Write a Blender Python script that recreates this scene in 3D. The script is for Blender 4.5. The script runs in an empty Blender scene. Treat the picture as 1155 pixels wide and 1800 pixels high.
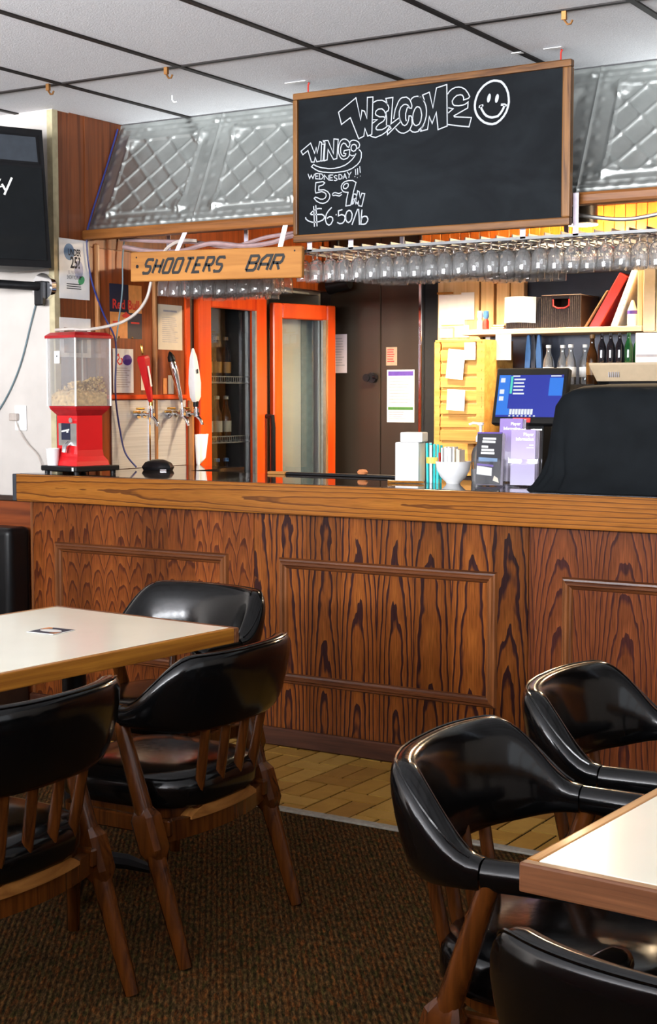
import bpy, bmesh, math, random
from mathutils import Vector, Matrix, Euler
random.seed(7)
S = bpy.context.scene
COL = S.collection
PI = math.pi

# ------------------------------------------------------------------ camera
cd = bpy.data.cameras.new('camera'); cam = bpy.data.objects.new('camera', cd); COL.objects.link(cam)
cam.location = (0, 0, 1.45)
cam.rotation_euler = (math.radians(90 - 4.55), 0, math.radians(31.8))
cd.sensor_fit = 'VERTICAL'; cd.sensor_height = 36; cd.lens = 52.0
cd.clip_start = 0.05; cd.clip_end = 60
S.camera = cam

# ------------------------------------------------------------------ world, light, exposure
S.view_settings.view_transform = 'Standard'; S.view_settings.look = 'None'
S.view_settings.exposure = 0.0; S.view_settings.gamma = 1.0
S.view_settings.use_curve_mapping = False
w = bpy.data.worlds.new('daylight'); S.world = w; w.use_nodes = True
bg = w.node_tree.nodes['Background']; bg.inputs[0].default_value = (0.75, 0.86, 1.0, 1); bg.inputs[1].default_value = 1.0

def area(name, loc, rot, sx, sy, power, color):
    l = bpy.data.lights.new(name, 'AREA'); l.shape = 'RECTANGLE'; l.size = sx; l.size_y = sy
    l.energy = power; l.color = color
    o = bpy.data.objects.new(name, l); COL.objects.link(o); o.location = loc; o.rotation_euler = rot
    return o
# daylight through the street windows (right wall and the wall behind the camera)
area('daylight_right', (2.95, 0.6, 1.75), (0, math.radians(90), 0), 1.75, 5.2, 22, (1.0, 0.95, 0.88))
area('daylight_street', (-2.3, -3.35, 1.7), (math.radians(90), 0, 0), 7.6, 1.7, 2700, (0.93, 0.96, 1.0))

def lamp(name, loc, power, color, rad=0.05):
    l = bpy.data.lights.new(name, 'POINT'); l.energy = power; l.color = color; l.shadow_soft_size = rad
    o = bpy.data.objects.new(name, l); COL.objects.link(o); o.location = loc
    return o

def spot(name, loc, power, color, size, blend=.6, rad=.05):
    l = bpy.data.lights.new(name, 'SPOT'); l.energy = power; l.color = color; l.spot_size = size; l.spot_blend = blend; l.shadow_soft_size = rad
    o = bpy.data.objects.new(name, l); COL.objects.link(o); o.location = loc
    return o

# ------------------------------------------------------------------ mesh helpers
class MB:
    def __init__(s): s.bm = bmesh.new()
    def _x(s, vs, M):
        if M is not None: bmesh.ops.transform(s.bm, matrix=M, verts=vs)
    def box(s, c, d, M=None, rz=0):
        r = bmesh.ops.create_cube(s.bm, size=1)['verts']
        T = Matrix.Translation(c) @ Matrix.Rotation(rz, 4, 'Z') @ Matrix.Diagonal((d[0], d[1], d[2], 1))
        bmesh.ops.transform(s.bm, matrix=T, verts=r); s._x(r, M); return s
    def bx(s, x0, x1, y0, y1, z0, z1, M=None):
        return s.box(((x0+x1)/2, (y0+y1)/2, (z0+z1)/2), (x1-x0, y1-y0, z1-z0), M)
    def loft(s, rings, closed_ring=True, cap=True, loop=False, M=None):
        R = [[s.bm.verts.new(p) for p in r] for r in rings]
        n = len(R[0]); m = len(R)
        for i in range(m if loop else m-1):
            a, b = R[i], R[(i+1) % m]
            for j in range(n if closed_ring else n-1):
                k = (j+1) % n
                try: s.bm.faces.new((a[j], a[k], b[k], b[j]))
                except ValueError: pass
        if cap and closed_ring and not loop:
            s.bm.faces.new(list(reversed(R[0]))); s.bm.faces.new(R[-1])
        s._x([v for r in R for v in r], M); return s
    def cyl(s, p0, p1, r0, r1=None, n=12, M=None):
        return s.tube([p0, p1], [r0, r0 if r1 is None else r1], n, M)
    def tube(s, pts, r, n=8, M=None, cap=True):
        pts = [Vector(p) for p in pts]
        if not isinstance(r, (list, tuple)): r = [r]*len(pts)
        rings = []; prev = None
        for i, p in enumerate(pts):
            t = (pts[min(i+1, len(pts)-1)] - pts[max(i-1, 0)]).normalized()
            if prev is None:
                u = t.orthogonal().normalized()
            else:
                u = (prev - t*prev.dot(t)); u = u.normalized() if u.length > 1e-6 else t.orthogonal().normalized()
            v = t.cross(u); prev = u
            rings.append([p + (u*math.cos(2*PI*j/n) + v*math.sin(2*PI*j/n))*r[i] for j in range(n)])
        return s.loft(rings, cap=cap, M=M)
    def lathe(s, prof, c=(0, 0, 0), n=20, M=None, cap=True):
        rings = [[(c[0]+r*math.cos(2*PI*j/n), c[1]+r*math.sin(2*PI*j/n), c[2]+z) for j in range(n)] for r, z in prof]
        return s.loft(rings, cap=cap, M=M)
    def quad(s, pts, M=None):
        vs = [s.bm.verts.new(p) for p in pts]; s.bm.faces.new(vs); s._x(vs, M); return s
    def prism(s, poly, z0, z1, M=None):
        return s.loft([[(x, y, z0) for x, y in poly], [(x, y, z1) for x, y in poly]], M=M)
    def grid(s, f, nu, nv):
        V = [[s.bm.verts.new(f(i/nu, j/nv)) for j in range(nv+1)] for i in range(nu+1)]
        for i in range(nu):
            for j in range(nv): s.bm.faces.new((V[i][j], V[i+1][j], V[i+1][j+1], V[i][j+1]))
        return s
    def ribbon(s, pts, width, f):
        # flat stroke in a plane; f maps 2-D to 3-D
        P = [Vector((p[0], p[1])) for p in pts]; h = width/2; L = []; R = []
        closed = (P[0]-P[-1]).length < 1e-5 and len(P) > 3
        for i, p in enumerate(P):
            a = P[i-1] if i > 0 else (P[-2] if closed else None)
            b = P[i+1] if i < len(P)-1 else (P[1] if closed else None)
            d1 = (p-a).normalized() if a is not None and (p-a).length > 1e-7 else None
            d2 = (b-p).normalized() if b is not None and (b-p).length > 1e-7 else None
            if d1 is None: d1 = d2
            if d2 is None: d2 = d1
            if d1 is None: d1 = d2 = Vector((1, 0))
            n1 = Vector((-d1.y, d1.x)); n2 = Vector((-d2.y, d2.x)); n = n1+n2
            n = n.normalized() if n.length > 0.1 else n1
            k = h/max(0.45, n.dot(n1))
            L.append(p+n*k); R.append(p-n*k)
        vl = [s.bm.verts.new(f(q.x, q.y)) for q in L]; vr = [s.bm.verts.new(f(q.x, q.y)) for q in R]
        for i in range(len(P)-1): s.bm.faces.new((vl[i], vr[i], vr[i+1], vl[i+1]))
        return s
    def done(s, name, mat, parent=None, smooth=False, bevel=0.0, seg=1, ang=40):
        bm = s.bm
        if bevel:
            es = [e for e in bm.edges if len(e.link_faces) == 2 and e.calc_face_angle(0) > 0.6]
            bmesh.ops.bevel(bm, geom=es, offset=bevel, segments=seg, affect='EDGES', profile=0.6, clamp_overlap=True)
        bmesh.ops.recalc_face_normals(bm, faces=bm.faces)
        me = bpy.data.meshes.new(name); bm.to_mesh(me); bm.free()
        if smooth:
            me.polygons.foreach_set('use_smooth', [True]*len(me.polygons))
            me.set_sharp_from_angle(angle=math.radians(ang))
        return link(name, me, mat, parent)

def link(name, me, mat, parent=None):
    if mat is not None and len(me.materials) == 0: me.materials.append(mat)
    o = bpy.data.objects.new(name, me); COL.objects.link(o)
    if parent is not None: o.parent = parent
    return o
def tag(o, label, cat, group=None, kind=None):
    o['label'] = label; o['category'] = cat
    if group: o['group'] = group
    if kind: o['kind'] = kind
    return o
def thing(name, label, cat, loc=(0, 0, 0), rz=0, group=None, rot=None):
    o = bpy.data.objects.new(name, None); COL.objects.link(o); o.empty_display_size = 0.05
    o.location = loc; o.rotation_euler = rot if rot else (0, 0, rz)
    return tag(o, label, cat, group)
def struct(o): o['kind'] = 'structure'; return o
def sub(o, label): o['label'] = label; return o
def copy_tree(o, parent=None):
    c = o.copy(); COL.objects.link(c)
    if parent is not None: c.parent = parent
    for ch in list(o.children): copy_tree(ch, c)
    return c
def text(name, body, size, mat, M, parent=None, shear=0.0, depth=0.0, align='LEFT', sx=1.0, bold=0.0):
    cu = bpy.data.curves.new('lettering', 'FONT'); cu.body = body; cu.size = size; cu.shear = shear
    cu.extrude = depth; cu.align_x = align; cu.offset = bold; cu.resolution_u = 3
    o = bpy.data.objects.new('lettering', cu); COL.objects.link(o)
    dg = bpy.context.evaluated_depsgraph_get()
    me = bpy.data.meshes.new_from_object(o.evaluated_get(dg)); me.name = name
    bpy.data.objects.remove(o); bpy.data.curves.remove(cu)
    me.transform(M @ Matrix.Diagonal((sx, 1, 1, 1)))
    me.materials.clear(); return link(name, me, mat, parent)
# frames for flat print: local x,y -> plane
def on_front(x, y, z, tilt=0):      # faces -Y (towards the room), text runs +X
    return Matrix.Translation((x, y, z)) @ Matrix.Rotation(tilt, 4, 'Y') @ Matrix.Rotation(PI/2, 4, 'X')
def on_left(x, y, z, tilt=0):       # lies on the left wall, faces +X, text runs +Y
    return Matrix.Translation((x, y, z)) @ Matrix.Rotation(PI/2, 4, 'Z') @ Matrix.Rotation(PI/2, 4, 'X') @ Matrix.Rotation(tilt, 4, 'Z')

# ------------------------------------------------------------------ material helpers
class NT:
    def __init__(s, name):
        s.m = bpy.data.materials.new(name); s.m.use_nodes = True; s.t = s.m.node_tree; s.t.nodes.clear()
        s.out = s.n('ShaderNodeOutputMaterial'); s.p = s.n('ShaderNodeBsdfPrincipled'); s.l(s.p, 0, s.out, 0)
    def n(s, k, **kw):
        x = s.t.nodes.new(k)
        for a, b in kw.items(): setattr(x, a, b)
        return x
    def l(s, a, ao, b, bi): s.t.links.new(a.outputs[ao], b.inputs[bi])
    def coord(s, scale=(1, 1, 1), loc=(0, 0, 0), kind='Object'):
        c = s.n('ShaderNodeTexCoord'); mp = s.n('ShaderNodeMapping'); mp.inputs['Scale'].default_value = scale
        mp.inputs['Location'].default_value = loc; s.l(c, kind, mp, 0); return mp
    def noise(s, vec, scale, detail=3, rough=0.5, dist=0.0):
        n = s.n('ShaderNodeTexNoise'); n.inputs['Scale'].default_value = scale; n.inputs['Detail'].default_value = detail
        n.inputs['Roughness'].default_value = rough; n.inputs['Distortion'].default_value = dist
        if vec is not None: s.l(vec, 0, n, 'Vector')
        return n
    def ramp(s, src, so, stops):
        r = s.n('ShaderNodeValToRGB'); e = r.color_ramp.elements
        while len(e) < len(stops): e.new(0.5)
        for i, (p, c) in enumerate(stops):
            e[i].position = p; e[i].color = c if len(c) == 4 else (*c, 1)
        s.l(src, so, r, 0); return r
    def math(s, op, a, b=None, c=None):
        m = s.n('ShaderNodeMath', operation=op)
        for i, v in enumerate((a, b, c)):
            if v is None: continue
            if isinstance(v, tuple): s.l(v[0], v[1], m, i)
            else: m.inputs[i].default_value = v
        return m
    def mix(s, fac, a, b, mode='MIX'):
        m = s.n('ShaderNodeMix', data_type='RGBA', blend_type=mode)
        for idx, v in ((0, fac), (6, a), (7, b)):
            if isinstance(v, tuple) and hasattr(v[0], 'outputs'): s.l(v[0], v[1], m, idx)
            elif idx == 0: m.inputs[0].default_value = v
            else: m.inputs[idx].default_value = (*v, 1) if len(v) == 3 else v
        return m
    def bump(s, src, so, strength=0.3, dist=0.002):
        b = s.n('ShaderNodeBump'); b.inputs['Strength'].default_value = strength; b.inputs['Distance'].default_value = dist
        s.l(src, so, b, 'Height'); s.l(b, 0, s.p, 'Normal'); return b
    def set(s, **kw):
        for k, v in kw.items():
            k = k.replace('_', ' ')
            inp = s.p.inputs[k]
            if isinstance(v, tuple) and len(v) == 3: v = (*v, 1)
            inp.default_value = v
        return s

def plain(name, col, rough=0.5, metal=0.0, var=0.12, scale=30.0, bump=0.0, spec=0.4, **kw):
    t = NT(name); c = t.coord(); n = t.noise(c, scale, 3)
    d = tuple(max(0, x*(1-var)) for x in col); b = tuple(min(1, x*(1+var)) for x in col)
    r = t.ramp(n, 0, [(0.3, d), (0.7, b)]); t.l(r, 0, t.p, 'Base Color')
    t.set(Roughness=rough, Metallic=metal, **kw); t.p.inputs['Specular IOR Level'].default_value = spec
    if bump: t.bump(n, 0, bump)
    return t.m

def oak(name, light, mid, dark, along='Z', across='X', strip=0.2, freq=30, tilt=0.12, base=0.06, wob=0.12, seed=0.0,
        rough=0.28, pore=0.45, sharp=0.72):
    """plain-sawn, book-matched oak veneer: growth rings cut on a slant, plus pores"""
    t = NT(name); tc = t.n('ShaderNodeTexCoord'); sp = t.n('ShaderNodeSeparateXYZ'); t.l(tc, 'Object', sp, 0)
    u = (sp, across); v = (sp, along)
    us = t.math('ADD', u, 50.0+seed)
    pp = t.math('PINGPONG', (us, 0), strip); pu = t.math('SUBTRACT', (pp, 0), strip*0.45)
    cell = t.math('FLOOR', (t.math('DIVIDE', (us, 0), strip*2), 0)); half = t.math('FLOOR', (t.math('DIVIDE', (us, 0), strip), 0))
    wn = t.n('ShaderNodeTexWhiteNoise', noise_dimensions='1D'); t.l(cell, 0, wn, 'W')
    wh = t.n('ShaderNodeTexWhiteNoise', noise_dimensions='1D'); t.l(half, 0, wh, 'W')
    cv = t.n('ShaderNodeCombineXYZ')
    t.l(t.math('MULTIPLY', (pp, 0), 4.0), 0, cv, 0); t.l(t.math('MULTIPLY', v, 1.5), 0, cv, 1)
    t.l(t.math('MULTIPLY_ADD', (cell, 0), 7.3, seed), 0, cv, 2)
    n1 = t.noise(cv, 1.0, 4, 0.6)
    vs = t.math('MULTIPLY_ADD', (wn, 0), 0.9, v); vv = t.math('MULTIPLY', (vs, 0), tilt)
    d = t.math('MULTIPLY_ADD', (n1, 0), wob*2, (vv, 0)); d = t.math('ADD', (d, 0), base-wob)
    r2 = t.math('ADD', (t.math('MULTIPLY', (pu, 0), (pu, 0)), 0), (t.math('MULTIPLY', (d, 0), (d, 0)), 0))
    r = t.math('SQRT', (r2, 0))
    fine = t.n('ShaderNodeCombineXYZ')
    t.l(t.math('MULTIPLY', (us, 0), 45.0), 0, fine, 0); t.l(t.math('MULTIPLY', v, 2.0), 0, fine, 1)
    n2 = t.noise(fine, 1.0, 2)
    g = t.math('MULTIPLY_ADD', (r, 0), freq, (t.math('MULTIPLY', (n2, 0), 0.5), 0))
    fr = t.math('FRACT', (g, 0))
    rp = t.ramp(fr, 0, [(0.0, light), (sharp*0.6, mid), (sharp, mid), (min(.97, sharp+.13), dark), (0.985, dark), (1.0, light)])
    pv = t.n('ShaderNodeCombineXYZ')
    t.l(t.math('MULTIPLY', (us, 0), 420.0), 0, pv, 0); t.l(t.math('MULTIPLY', v, 9.0), 0, pv, 1)
    n3 = t.noise(pv, 1.0, 2, 0.6)
    pr = t.ramp(n3, 0, [(0.38, (1-pore, 1-pore, 1-pore)), (0.55, (1, 1, 1))])
    big = t.noise(cv, 0.6, 1); br = t.ramp(big, 0, [(0.3, (0.78, 0.76, 0.76)), (0.7, (1.12, 1.08, 1.05))])
    hb = t.ramp(wh, 0, [(0, (.72, .70, .70)), (1, (1.12, 1.1, 1.08))])
    m0 = t.mix(1.0, (rp, 0), (hb, 0), 'MULTIPLY'); m = t.mix(1.0, (m0, 2), (pr, 0), 'MULTIPLY'); m2 = t.mix(1.0, (m, 2), (br, 0), 'MULTIPLY')
    t.l(m2, 2, t.p, 'Base Color'); t.set(Roughness=rough)
    t.p.inputs['Specular IOR Level'].default_value = 0.15
    t.bump(pr, 0, 0.08, 0.001)
    return t.m

def streak(name, a, b, along=2, rough=0.4, sc=26.0, coat=0.0):
    t = NT(name); s = [sc, sc, sc]; s[along] = sc*0.05
    c = t.coord(tuple(s)); n = t.noise(c, 1.0, 5, 0.6, 1.2)
    r = t.ramp(n, 0, [(0.3, a), (0.62, b)]); t.l(r, 0, t.p, 'Base Color'); t.set(Roughness=rough)
    t.p.inputs['Coat Weight'].default_value = coat*.4; t.p.inputs['Coat Roughness'].default_value = 0.12; t.p.inputs['Specular IOR Level'].default_value = 0.25
    t.bump(n, 0, 0.06, 0.001); return t.m

def glassy(name, col=(1, 1, 1), rough=0.0, ior=1.45, w=1.0):
    t = NT(name); t.set(Base_Color=col, Roughness=rough, IOR=ior); t.p.inputs['Transmission Weight'].default_value = w
    return t.m
def sheet_glass(name, tint=(0.95, 0.97, 0.97), gloss=0.10, rough=0.02, haze=0.0, scale=0.9):
    """thin pane: clear film with a fresnel reflection"""
    t = NT(name); tr = t.n('ShaderNodeBsdfTransparent'); tr.inputs[0].default_value = (*tint, 1)
    gl = t.n('ShaderNodeBsdfGlossy'); gl.inputs['Roughness'].default_value = rough
    lw = t.n('ShaderNodeLayerWeight'); lw.inputs[0].default_value = 0.35
    f = t.math('MULTIPLY_ADD', (lw, 'Fresnel'), scale, gloss*0.3)
    if haze:
        df = t.n('ShaderNodeBsdfDiffuse'); df.inputs[0].default_value = (.85, .85, .87, 1); hz = t.n('ShaderNodeMixShader'); hz.inputs[0].default_value = haze
        t.l(tr, 0, hz, 1); t.l(df, 0, hz, 2); tr = hz
    mx = t.n('ShaderNodeMixShader'); t.l(f, 0, mx, 0); t.l(tr, 0, mx, 1); t.l(gl, 0, mx, 2); t.l(mx, 0, t.out, 0)
    return t.m
def emit(name, col, strength):
    t = NT(name); t.set(Base_Color=(0, 0, 0), Roughness=0.3); t.p.inputs['Emission Color'].default_value = (*col, 1)
    t.p.inputs['Emission Strength'].default_value = strength; return t.m

M_ = {}
M_['panel_a'] = oak('oak_panel_narrow', (.25, .074, .016), (.19, .052, .012), (.085, .021, .009), strip=.072, freq=120, tilt=.07, base=.02, wob=.022, seed=.3)
M_['panel_b'] = oak('oak_panel_bold', (.265, .084, .015), (.205, .06, .011), (.034, .011, .011), strip=.165, freq=58, tilt=.05, base=.012, wob=.04, seed=1.9, sharp=.62)
M_['panel_c'] = oak('oak_panel_fine', (.20, .058, .018), (.15, .042, .013), (.05, .014, .012), strip=.23, freq=85, tilt=.06, base=.03, wob=.025, seed=4.2, sharp=.7)
M_['fascia'] = oak('oak_fascia', (.42, .165, .026), (.36, .13, .02), (.16, .055, .014), along='X', across='Z', strip=.30, freq=62, tilt=.020, base=.03, wob=.018, seed=.11, rough=.22, pore=.25)
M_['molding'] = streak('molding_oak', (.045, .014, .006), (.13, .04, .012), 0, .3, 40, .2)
M_['molding_v_lit'] = streak('molding_oak_upright_lit', (.08, .027, .01), (.22, .075, .022), 2, .3, 40, .2)  # paler copy of the moulding oak: light on the uprights put into colour
M_['base_wood'] = streak('baseboard_wood', (.035, .012, .007), (.09, .032, .016), 0, .45, 30)
M_['chair_wood'] = streak('chair_walnut', (.026, .007, .002), (.105, .029, .005), 2, .26, 34, .6)
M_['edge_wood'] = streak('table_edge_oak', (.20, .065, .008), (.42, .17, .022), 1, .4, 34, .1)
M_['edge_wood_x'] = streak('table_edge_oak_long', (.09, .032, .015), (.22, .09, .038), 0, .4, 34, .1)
M_['board_frame'] = streak('chalkboard_oak', (.05, .018, .005), (.17, .07, .018), 0, .4, 40)
M_['board_frame_v'] = streak('chalkboard_oak_upright', (.06, .022, .006), (.22, .095, .024), 2, .4, 40)
M_['wall_wood'] = streak('dark_wall_panelling', (.07, .02, .008), (.2, .055, .016), 2, .4, 22, .1)
M_['wall_wood_red'] = streak('red_wall_panelling', (.13, .026, .006), (.3, .065, .012), 2, .35, 22, .2)
M_['trim_wood'] = streak('panel_trim_wood', (.2, .08, .025), (.45, .2, .075), 2, .35, 40, .1)
M_['trim_wood_x'] = streak('soffit_trim_wood', (.10, .035, .008), (.22, .08, .02), 0, .35, 30, .1)
M_['door_wood'] = streak('cooler_door_wood', (.55, .042, .004), (.7, .08, .008), 2, .3, 14, .3)
M_['pine'] = streak('pale_pine', (.55, .33, .13), (.75, .52, .26), 2, .5, 18)
M_['pine_x'] = streak('pale_pine_shelf', (.6, .42, .22), (.8, .62, .38), 0, .5, 18)
M_['rack_wood'] = streak('honey_rack_wood', (.5, .22, .04), (.75, .4, .1), 0, .45, 16)
M_['orange_wall'] = streak('orange_back_boards', (.36, .075, .008), (.55, .14, .015), 2, .35, 24, .2)
M_['sign_wood'] = streak('sign_plank', (.24, .09, .017), (.40, .17, .04), 0, .6, 14)
M_['vinyl'] = None
t = NT('black_vinyl'); c = t.coord(); n = t.noise(c, 55, 4, .6); n2 = t.noise(c, 600, 2)
rr = t.ramp(n, 0, [(.3, (.12, .12, .12)), (.75, (.19, .19, .19))]); t.l(rr, 0, t.p, 'Roughness')
t.set(Base_Color=(.0018, .0018, .002)); t.bump(n, 0, .04, .004); t.p.inputs['Specular IOR Level'].default_value = .36; M_['vinyl'] = t.m
M_['seat_vinyl'] = M_['vinyl']
M_['booth_vinyl'] = plain('booth_vinyl', (.004, .004, .0045), .35, bump=.1, spec=.25)
M_['laminate'] = plain('cream_laminate', (.80, .79, .66), .16, var=.03, scale=4)
t = NT('dark_countertop'); c = t.coord(); n = t.noise(c, 90, 3); r = t.ramp(n, 0, [(.35, (.012, .009, .008)), (.7, (.03, .022, .018))])
t.l(r, 0, t.p, 'Base Color'); t.set(Roughness=.05); t.p.inputs['Specular IOR Level'].default_value = .9; M_['counter'] = t.m
M_['black_edge'] = plain('dark_laminate_edge', (.03, .035, .045), .35)
# carpet
t = NT('brown_carpet'); rc = t.coord(); rc.inputs['Rotation'].default_value = (0, 0, math.radians(-36))
def ribbed(sx, sy):
    q = t.n('ShaderNodeMapping'); q.inputs['Scale'].default_value = (sx, sy, 1); t.l(rc, 0, q, 0); return q
n = t.noise(ribbed(140, 34), 1.0, 2, .7); n2 = t.noise(rc, 2.2, 3)
vz = t.n('ShaderNodeTexVoronoi'); vz.inputs['Scale'].default_value = 1.0; t.l(ribbed(120, 30), 0, vz, 'Vector')
wv = t.n('ShaderNodeTexWave'); wv.inputs['Scale'].default_value = 20.0; wv.inputs['Distortion'].default_value = .6; t.l(rc, 0, wv, 'Vector')
r = t.ramp(n, 0, [(.3, (.010, .006, .003)), (.48, (.045, .024, .009)), (.6, (.088, .049, .017)), (.78, (.155, .088, .032))])
hs = t.n('ShaderNodeSeparateColor'); t.l(vz, 'Color', hs, 0)
cr = t.ramp(hs, 0, [(.0, (.6, .8, .55)), (.35, (1, 1, 1)), (.7, (1.15, .95, .75)), (1, (1.4, .85, .55))])
m = t.mix(1, (r, 0), (cr, 0), 'MULTIPLY'); r3 = t.ramp(n2, 0, [(.3, (.8, .8, .8)), (.7, (1.15, 1.15, 1.15))]); r4 = t.ramp(wv, 0, [(.1, (.55, .55, .55)), (.7, (1.15, 1.15, 1.15))])
m2 = t.mix(1, (m, 2), (r3, 0), 'MULTIPLY'); m3 = t.mix(1, (m2, 2), (r4, 0), 'MULTIPLY'); t.l(m3, 2, t.p, 'Base Color'); t.set(Roughness=.95); t.p.inputs['Specular IOR Level'].default_value = .05
t.bump(wv, 0, .4, .003); M_['carpet'] = t.m
def tile_mat(name, a, b):
    t = NT(name); c = t.coord((1, 1, 1)); n = t.noise(c, 14, 4, .6)
    r = t.ramp(n, 0, [(.3, a), (.7, b)]); t.l(r, 0, t.p, 'Base Color'); t.set(Roughness=.38); t.bump(n, 0, .1, .002); return t.m
M_['tile'] = [tile_mat('quarry_tile_ochre', (.32, .165, .026), (.41, .225, .042)), tile_mat('quarry_tile_sand', (.37, .21, .04), (.46, .27, .06)), tile_mat('quarry_tile_brown', (.26, .125, .02), (.34, .175, .033))]
M_['grout'] = plain('dark_grout', (.012, .008, .005), .95, spec=.05)
M_['threshold'] = plain('grey_threshold', (.3, .28, .23), .55, var=.2, scale=60)
# ceiling
t = NT('ceiling_tile_white'); c = t.coord(); n = t.noise(c, 170, 3, .7); n2 = t.noise(c, 1.6, 2)
r = t.ramp(n, 0, [(.3, (.68, .675, .70)), (.62, (.82, .815, .84))]); t.l(r, 0, t.p, 'Base Color'); t.set(Roughness=.8); t.bump(n, 0, .5, .004); M_['ceil'] = t.m
M_['grid'] = plain('brown_ceiling_grid', (.010, .006, .005), .6)
M_['plaster'] = plain('white_plaster', (.49, .45, .415), .7, var=.06, scale=7, bump=.15)
M_['plaster_edge'] = plain('corner_bead', (.42, .36, .22), .6, var=.12)
M_['tin'] = plain('pressed_tin', (.50, .52, .50), .42, 1.0, var=.12, scale=9)
M_['slate'] = None
t = NT('chalkboard_slate'); c = t.coord((3, 3, 5)); n = t.noise(c, 1.0, 5, .65, .6); r = t.ramp(n, 0, [(.4, (.004, .005, .0065)), (.75, (.010, .0125, .015))])
t.l(r, 0, t.p, 'Base Color'); t.set(Roughness=.7); t.p.inputs['Specular IOR Level'].default_value = .1; M_['slate'] = t.m
M_['chalk'] = plain('white_chalk', (.36, .375, .40), .9, var=.1, scale=300)
M_['black_paint'] = plain('black_paint', (.012, .011, .01), .6)
M_['black_plastic'] = plain('black_plastic', (.006, .006, .007), .4, spec=.22)
M_['black_metal'] = plain('black_metal', (.02, .02, .022), .35, .6)
M_['grille'] = plain('speaker_grille', (.005, .006, .007), .6, spec=.15)
M_['steel'] = None
t = NT('brushed_steel'); c = t.coord((2, 2, 260)); n = t.noise(c, 1.0, 3); r = t.ramp(n, 0, [(.3, (.5, .5, .52)), (.7, (.66, .66, .68))]); t.l(r, 0, t.p, 'Base Color')
t.set(Roughness=.42, Metallic=.55); M_['steel'] = t.m
M_['chrome'] = plain('chrome', (.78, .78, .8), .08, 1.0, var=.03)
M_['brass'] = plain('brass', (.6, .36, .1), .25, 1.0)
M_['hook'] = plain('copper_hook', (.42, .2, .07), .35, .9)
M_['red_hook'] = plain('red_hook', (.4, .03, .02), .4)
M_['cooler_wall'] = None
t = NT('walk_in_cooler_steel'); c = t.coord((3, 3, .6)); n = t.noise(c, 1.0, 2); r = t.ramp(n, 0, [(.3, (.05, .036, .025)), (.7, (.095, .07, .05))]); t.l(r, 0, t.p, 'Base Color')
t.set(Roughness=.38, Metallic=.75); M_['cooler_wall'] = t.m
M_['dark'] = plain('dark_recess', (.012, .011, .012), .8)
M_['dark_wood'] = plain('dark_brown_board', (.03, .014, .008), .5)
M_['cooler_in'] = plain('cooler_interior', (.02, .022, .025), .4)
M_['cooler_grey'] = plain('cooler_grey_panel', (.38, .4, .39), .35, .2, var=.08, scale=3)
M_['cooler_teal'] = plain('cooler_teal_panel', (.15, .2, .22), .35, .2)
M_['alu'] = plain('aluminium_strip', (.5, .5, .48), .35, .9)
M_['mirror'] = plain('blue_black_mirror', (.035, .04, .055), .18, .3, var=.3, scale=4)
M_['red'] = plain('red_enamel', (.55, .012, .015), .25, var=.08, scale=3)
M_['red_dark'] = plain('dark_red_enamel', (.33, .008, .012), .3)
M_['acrylic'] = sheet_glass('hopper_acrylic', (.96, .96, .96), .08, haze=.09, scale=.25)
M_['leaflet_acrylic'] = sheet_glass('leaflet_acrylic', (.96, .96, .97), .06, scale=.3)
M_['pane'] = sheet_glass('cooler_pane', (.93, .95, .95), .03, scale=.13)
M_['glass'] = glassy('drinking_glass', (1, 1, 1), 0.0, 1.35, .955)
M_['nuts'] = plain('nuts', (.62, .42, .17), .6, var=.35, scale=60)
M_['white'] = plain('white_plastic', (.8, .8, .8), .4, var=.03)
M_['paper'] = plain('white_paper', (.78, .77, .76), .8, var=.03)
M_['cream_paper'] = plain('cream_paper', (.75, .66, .52), .8, var=.03)
M_['lilac_strap'] = plain('pale_strap', (.62, .56, .66), .5)
M_['ink'] = plain('black_ink', (.03, .03, .035), .8)
M_['grey_ink'] = plain('grey_ink', (.38, .36, .38), .8)
M_['navy'] = plain('navy_print', (.012, .014, .035), .5)
M_['orange_print'] = plain('orange_print', (.72, .27, .07), .5)
M_['red_print'] = plain('red_print', (.65, .03, .02), .5)
M_['green_print'] = plain('green_print', (.08, .35, .15), .6)
M_['blue_print'] = plain('blue_grey_print', (.13, .22, .36), .6)
M_['purple_print'] = plain('purple_print', (.1, .05, .3), .6)
M_['green_bar'] = plain('green_bar', (.05, .16, .03), .6)
M_['cloth'] = plain('white_towel', (.82, .82, .82), .9, var=.04, bump=.3)
t = NT('black_cover_fabric'); c = t.coord(); n = t.noise(c, 6, 4, .6); n2 = t.noise(c, 500, 2); r = t.ramp(n, 0, [(.3, (.003, .004, .005)), (.7, (.007, .009, .011))])
t.l(r, 0, t.p, 'Base Color'); t.set(Roughness=.8); t.p.inputs['Specular IOR Level'].default_value = .12; t.bump(n2, 0, .2, .001); M_['cover'] = t.m
M_['cable_blue'] = plain('blue_cable', (.02, .03, .16), .4)
M_['cable_teal'] = plain('grey_teal_cable', (.1, .15, .17), .4)
M_['cable_white'] = plain('cream_hose', (.42, .36, .32), .4)
M_['conduit'] = plain('mauve_tubing', (.3, .2, .2), .4)
M_['cable_grey'] = plain('grey_cord', (.45, .45, .42), .5)
M_['bottle_brown'] = plain('brown_bottle', (.03, .012, .004), .06, var=.1)
M_['bottle_green'] = plain('green_bottle', (.006, .05, .016), .06, var=.1)
M_['bottle_dark'] = plain('dark_wine_bottle', (.008, .008, .012), .06, var=.1)
M_['bottle_clear'] = sheet_glass('clear_bottle', (.82, .86, .87), .3, haze=.12)
M_['label_gold'] = plain('gold_label', (.14, .07, .015), .4)
M_['label_white'] = plain('white_label', (.75, .75, .72), .5)
M_['label_blue'] = plain('blue_label', (.05, .16, .38), .4)
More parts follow.
